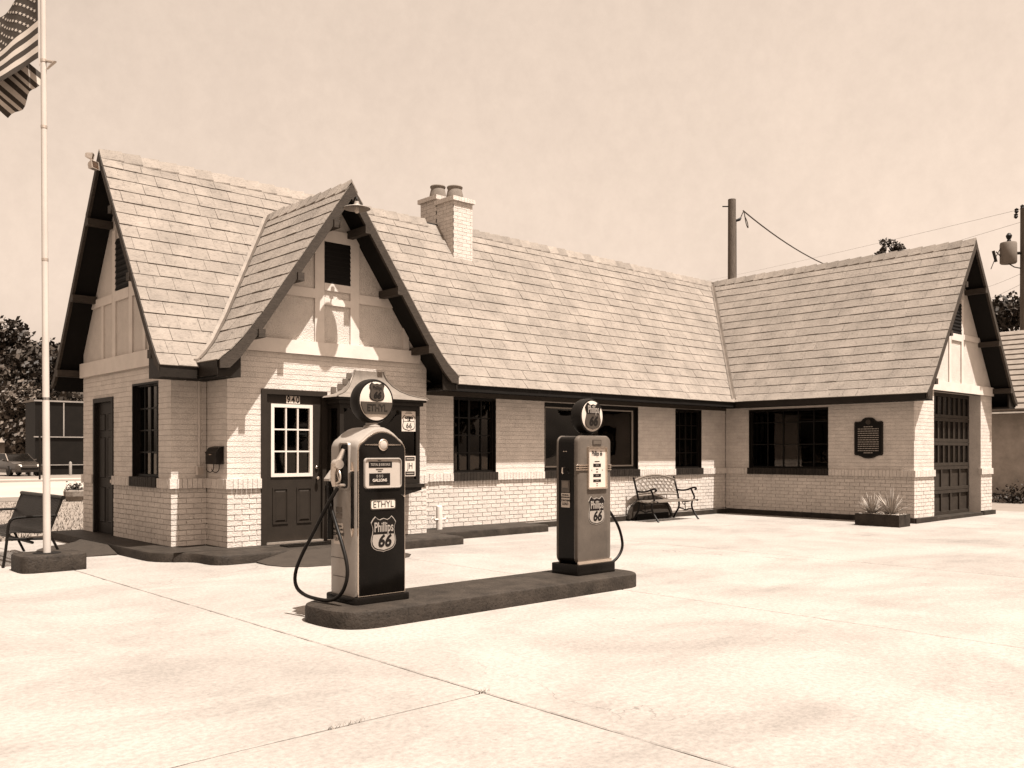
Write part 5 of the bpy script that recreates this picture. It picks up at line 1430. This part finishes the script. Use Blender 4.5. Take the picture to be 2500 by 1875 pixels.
# ------------------------------------------------------------------ across the street
shop = thing('shopfront', 'low dark shopfront with pale horizontal bands across the street', 'building', (16.7, 63, 0))
MB().box(16.7, 30, 63, 65.2, 0, 4.75).build('wall', 'shop', shop)
for z, h in ((4.72, .10), (2.42, .07), (.62, .05)):
    MB().box(16.6, 30.1 if z > 1 else 20.4, 62.9, 63.02, z, z + h).build('band', 'concrete', shop)
MB().box(16.6, 16.72, 63.03, 65.2, 4.7, 4.83).build('band', 'concrete', shop)
MB().box(18.35, 18.42, 62.92, 63.0, 2.5, 4.7).build('downpipe', 'concrete', shop)
dr_ = MB().box(20.9, 22.4, 62.9, 63.01, .05, 2.3).build('door', 'black', shop)
MB().box(21.0, 21.6, 62.86, 62.9, .3, 2.1).box(21.7, 22.3, 62.86, 62.9, .3, 2.1).build('pane', M['shop'], dr_)
MB().box(20.5, 21.2, 62.2, 62.9, 0, .12).build('step', 'concrete', shop)
for i, (px, d, lab) in enumerate(((172, 57.5, 'pale bollard in front of the dark shopfront'), (71, 57, 'left one of two thin posts beside the parked car'), (77.5, 57.4, 'right one of two thin posts beside the parked car'))):
    p = at(px, d); tag(MB().lathe([(.09, 0), (.09, .78 if i == 0 else 1.0), (.07, .84 if i == 0 else 1.05), (.001, .88 if i == 0 else 1.08)], p, 'z', 10).build('bollard', 'concrete', None, True), lab, 'bollard', 'posts across the street')
p = at(97, 46); tag(MB().tube([(p[0], p[1], 0), (p[0], p[1], 3.1)], .05, 8).build('sign_post', 'iron'), 'thin dark post at the kerb across the street', 'post')
hs = thing('house', 'low house with a broad roof behind the parked car', 'house', at(10, 95))
hx_, hy_, _ = at(10, 95)
MB().box(hx_ - 7, hx_ + 5.5, hy_, hy_ + 8, 0, 2.6).build('wall', 'housewall', hs)
MB().prism([(-.6, 2.5), (8.6, 2.5), (4, 4.6)], lambda a, n, b: (hx_ + n, hy_ + a, b), -7.6, 6.1).build('roof', 'houseroof', hs)
MB().box(hx_ + 1.2, hx_ + 2.4, hy_ - .03, hy_ + .01, .9, 2.0).build('window', 'black', hs)
MB().box(hx_ + 3.4, hx_ + 4.3, hy_ - .03, hy_ + .01, 0, 2.1).build('door', 'trim', hs)

# parked car, heading toward the street (-y)
CAR = thing('parked_car', 'dark sedan parked across the street at the far left', 'car', at(35, 56.5), R(8))
cm = WM[CAR.name]
def cp(x, y, z): return tuple(cm @ Vector((x, y, z)))
secs_ = [(-2.2, .35, .62, .70), (-2.1, .25, .72, .80), (-1.2, .22, .88, .88), (-.9, .22, .95, .88), (.9, .22, .98, .88), (1.9, .24, .95, .86), (2.2, .36, .80, .78)]
rings = [[cp(-w, y, z0), cp(-w * 1.03, y, (z0 + z1) / 2), cp(-w * .92, y, z1), cp(w * .92, y, z1), cp(w * 1.03, y, (z0 + z1) / 2), cp(w, y, z0)] for y, z0, z1, w in secs_]
MB().loft(rings).build('body', 'carpaint', CAR, True)
cabin = [(-1.05, .90, .80), (-.35, 1.36, .66), (.75, 1.38, .64), (1.55, .96, .76)]
rings = [[cp(-.80, y, .88), cp(-w, y, z), cp(w, y, z), cp(.80, y, .88)] for y, z, w in cabin]
cb = MB().loft(rings).build('cabin', 'black', CAR, True)
MB().loft([[cp(-w + .03, y, z - .01), cp(-w + .05, y, z + .012), cp(w - .05, y, z + .012), cp(w - .03, y, z - .01)] for y, z, w in cabin[1:3]]).build('roof_panel', 'carpaint', CAR, True)
for sx in (-1, 1):
    MB().tube([cp(sx * .78, -1.05, .92), cp(sx * .66, -.35, 1.37)], .03, 6).build('pillar', 'alu' if sx < 0 else 'carpaint', CAR)
    MB().loft([[cp(sx * .45, -2.19, .58), cp(sx * .68, -2.13, .58), cp(sx * .70, -2.05, .72), cp(sx * .46, -2.12, .72)], [cp(sx * .45, -2.23, .59), cp(sx * .68, -2.17, .59), cp(sx * .70, -2.09, .71), cp(sx * .46, -2.16, .71)]]).build('headlight', 'plate', CAR)
    for y in (-1.35, 1.35):
        wh = MB().lathe([(.2, -.09), (.30, -.10), (.32, -.07), (.32, .07), (.30, .10), (.2, .09)], (0, 0, 0), 'x', 20)
        wh.v = [cp(v[0] + sx * .80, v[1] + y, v[2] + .32) for v in wh.v]; wo2 = wh.build('wheel', 'rubber', CAR, True)
        rm = MB().lathe([(.2, -.085), (.2, .085), (.05, .07), (.001, .07)], (0, 0, 0), 'x', 12); rm.v = [cp(v[0] + sx * .80, v[1] + y, v[2] + .32) for v in rm.v]; rm.build('rim', 'alu', wo2)
    MB().box(0, .1, 0, .1, 0, .1)
    MB().tube([cp(sx * .82, -.75, .93), cp(sx * 1.0, -.75, 1.0)], [.03, .07], 8).build('mirror', 'carpaint', CAR)
MB().loft([[cp(-.5, -2.22, .40), cp(.5, -2.22, .40), cp(.5, -2.21, .52), cp(-.5, -2.21, .52)], [cp(-.5, -2.235, .40), cp(.5, -2.235, .40), cp(.5, -2.225, .52), cp(-.5, -2.225, .52)]]).build('grille', 'black', CAR)

# stone planter by the lawn
sp2 = thing('stone_planter', 'small rough stone planter with plants at the lawn edge', 'planter', (9.0, 29.6, 0))
px, py, _ = at(184, 28.2)
sp2.location = (px, py, 0); WM[sp2.name] = Matrix.Translation((px, py, 0))
MB().lathe([(.26, -.05), (.33, .1), (.34, .25), (.31, .30), (.27, .29)], (px, py, 0), 'z', 9).build('pot', 'stone', sp2)
mb = MB()
for i in range(260):
    d = Vector((random.gauss(0, .13), random.gauss(0, .13), abs(random.gauss(0, .10)) + .27)); n = Vector((random.gauss(0, 1), random.gauss(0, 1), 1)).normalized(); u = n.orthogonal().normalized() * .04; w = n.cross(u) * .6
    p = Vector((px, py, 0)) + d; mb.add([p - u, p + w, p + u, p - w], [(0, 1, 2, 3)])
o = mb.build('plants', 'leaf', sp2); o['kind'] = 'stuff'

# ------------------------------------------------------------------ neighbour on the right, poles and wires
nb = thing('neighbour_building', 'low shaded neighbouring building with a plain shingled roof at the right edge', 'building', (29.4, 10, 0))
MB().box(29.4, 38, 2, 15.5, -.05, 2.75).build('wall', 'nwall', nb)
rf = MB().prism([(28.9, 2.62), (29.0, 2.72), (33.4, 5.6), (37.9, 2.72), (38.4, 2.62)], lambda a, n, b: (a, n, b), 1.5, 16).build('roof', 'houseroof', nb)
n_c = 15
for i in range(n_c):
    t0, t1 = i / n_c, (i + 1) / n_c
    xa, za, xb, zb_ = 28.95 + 4.45 * t0, 2.70 + 2.88 * t0, 28.95 + 4.45 * t1, 2.70 + 2.88 * t1
    MB().add([(xa, 1.5, za + .06), (xa, 16, za + .06), (xb, 16, zb_ + .015), (xb, 1.5, zb_ + .015), (xa, 1.5, za), (xa, 16, za)], [(0, 1, 2, 3), (0, 4, 5, 1)]).build('shingle_course', 'houseroof', rf)
p = at(2472, 26.6)
bs = thing('bush', 'small dark bush at the foot of the neighbouring wall', 'bush', (p[0], p[1], 0))
mb = MB()
for i in range(420):
    d = Vector((random.gauss(0, .22), random.gauss(0, .28), abs(random.gauss(0, .22)))); n = Vector((random.gauss(0, 1), random.gauss(0, 1), 1)).normalized(); u = n.orthogonal().normalized() * .05; w = n.cross(u) * .6
    q = Vector((p[0], p[1], 0)) + d; mb.add([q - u, q + w, q + u, q - w], [(0, 1, 2, 3)])
mb.build('foliage', 'leaf', bs); MB().tube([(p[0], p[1], -.05), (p[0], p[1], .3)], .03, 6).build('stem', 'bark', bs)

UP = at(1787, 36)
u1 = thing('utility_pole', 'bare wooden utility pole rising behind the roof corner', 'utility pole', UP)
top1 = 1.47 + (1104 - 487) / CAM_F * 36
MB().tube([(UP[0], UP[1], -.1), (UP[0], UP[1], top1 * .5), (UP[0], UP[1], top1)], [.19, .175, .155], 14).build('pole', 'wood', u1, True)
rt = Vector((.735, -.678, 0))
c0 = Vector((UP[0], UP[1], 0))
MB().tube([tuple(c0 - rt * .38 + Vector((0, 0, top1 - .28))), tuple(c0 + Vector((0, 0, top1 - .28)))], .025, 6).build('bolt', 'iron', u1)
MB().tube([tuple(c0 + rt * .15 + Vector((0, 0, top1 - .85))), tuple(c0 + rt * .30 + Vector((0, 0, top1 - .80))), tuple(c0 + rt * .36 + Vector((0, 0, top1 - .72)))], [.05, .06, .03], 8).build('bracket', 'iron', u1)
MB().tube(smooth_path([tuple(c0 + rt * a + Vector((0, 0, top1 + b))) for a, b in ((.34, -.75), (.48, -.40), (.55, -.95), (.66, -1.2), (.62, -.9), (.5, -.65))], 2), .018, 6).build('cable_loop', 'wire', u1)
MB().tube([tuple(c0 + rt * .17 + Vector((0, 0, top1 - .9))), tuple(c0 + rt * .19 + Vector((0, 0, 3)))], .012, 5).build('ground_wire', 'wire', u1)
a_ = c0 + rt * .45 + Vector((0, 0, top1 - .45)); b_ = Vector(at(2040, 45)) + Vector((0, 0, 1.47 + (1104 - 656) / CAM_F * 45))
pts = [a_.lerp(b_, t) - Vector((0, 0, 1.2 * t * (1 - t) * .8)) for t in [i / 12 for i in range(13)]]
# the service drop ends at a mast on a house behind the wing
tag(MB().tube([tuple(q) for q in pts], .028, 6).build('service_cable', 'wire'), 'thick twisted cable sloping down from the bare utility pole', 'cable')
mst = thing('service_mast', 'hidden mast behind the wing that takes the service cable', 'mast', tuple(Vector((b_.x, b_.y, 0))))
MB().tube([(b_.x, b_.y, -.1), (b_.x, b_.y, b_.z)], .05, 8).build('mast', 'alu', mst)

U2 = at(2503, 31)
u2 = thing('utility_pole', 'wooden utility pole with a transformer can at the right edge', 'utility pole', U2)
top2 = 1.47 + (1104 - 508) / CAM_F * 31
c2 = Vector((U2[0], U2[1], 0))
MB().tube([(U2[0], U2[1], -.1), (U2[0], U2[1], top2)], [.19, .15], 14).build('pole', 'wood', u2, True)
tc_ = c2 - rt * .58 + Vector((0, 0, 1.47 + (1104 - 618) / CAM_F * 31))
MB().lathe([(.001, -.36), (.24, -.36), (.27, -.32), (.27, .30), (.25, .36), (.001, .40)], tuple(tc_), 'z', 18).build('transformer', 'housewall', u2, True)
MB().lathe([(.04, .38), (.07, .42), (.05, .47), (.08, .52), (.10, .60), (.05, .68), (.001, .70)], tuple(tc_ + rt * .02), 'z', 10).build('bushing', 'trim', u2, True)
MB().tube([tuple(tc_ + rt * .2), tuple(c2 + Vector((0, 0, tc_.z)))], .05, 6).build('hanger', 'iron', u2)
for a, b in ((-.10, .02), (-.30, -.10), (-.32, -.28)):
    q = c2 + rt * a + Vector((0, 0, top2 + b))
    MB().lathe([(.03, -.08), (.07, -.02), (.05, .02), (.07, .06), (.001, .11)], tuple(q), 'z', 10).build('insulator', 'trim', u2, True)
ct = c2 - rt * 1.0 + Vector((0, 0, top2 - 1.85))
MB().tube([tuple(ct), tuple(ct + Vector((0, 0, .38)) - rt * .1)], .05, 8).build('cutout_fuse', 'trim', u2, True)
MB().tube(smooth_path([tuple(ct + Vector((0, 0, .35))), tuple(c2 - rt * .5 + Vector((0, 0, top2 - 2.0))), tuple(c2 + Vector((0, 0, top2 - 2.1)))], 1), .02, 5).build('jumper', 'wire', u2)
MB().tube(smooth_path([tuple(tc_ - rt * .25 + Vector((0, 0, .2))), tuple(tc_ - rt * .42 - Vector((0, 0, .1))), tuple(tc_ - rt * .6 - Vector((0, 0, .55)))], 2), .014, 5).build('lead', 'wire', u2)
wires = (((2496, 510, 31), (1700, 690, 95), 'faint upper power line crossing the sky behind the wing'), ((2500, 540, 31), (1700, 770, 90), 'faint lower power line just above the wing ridge'),
         ((2500, 665, 31), (2350, 715, 60), 'short wire right of the wing gable, upper'), ((2500, 690, 31), (2350, 750, 60), 'short wire right of the wing gable, middle'), ((2500, 745, 31), (2350, 770, 60), 'short wire right of the wing gable, lower'))
for (pa, pb_, lab) in wires:
    A_ = Vector(at(pa[0], pa[2])) + Vector((0, 0, CAM_H + (CAM_HY - pa[1]) / CAM_F * pa[2])); B_ = Vector(at(pb_[0], pb_[2])) + Vector((0, 0, CAM_H + (CAM_HY - pb_[1]) / CAM_F * pb_[2]))
    tag(MB().tube([tuple(A_.lerp(B_, i / 10) - Vector((0, 0, .5 * (i / 10) * (1 - i / 10)))) for i in range(11)], .005, 5).build('power_line', 'wire'), lab, 'wire', 'power lines on the right')
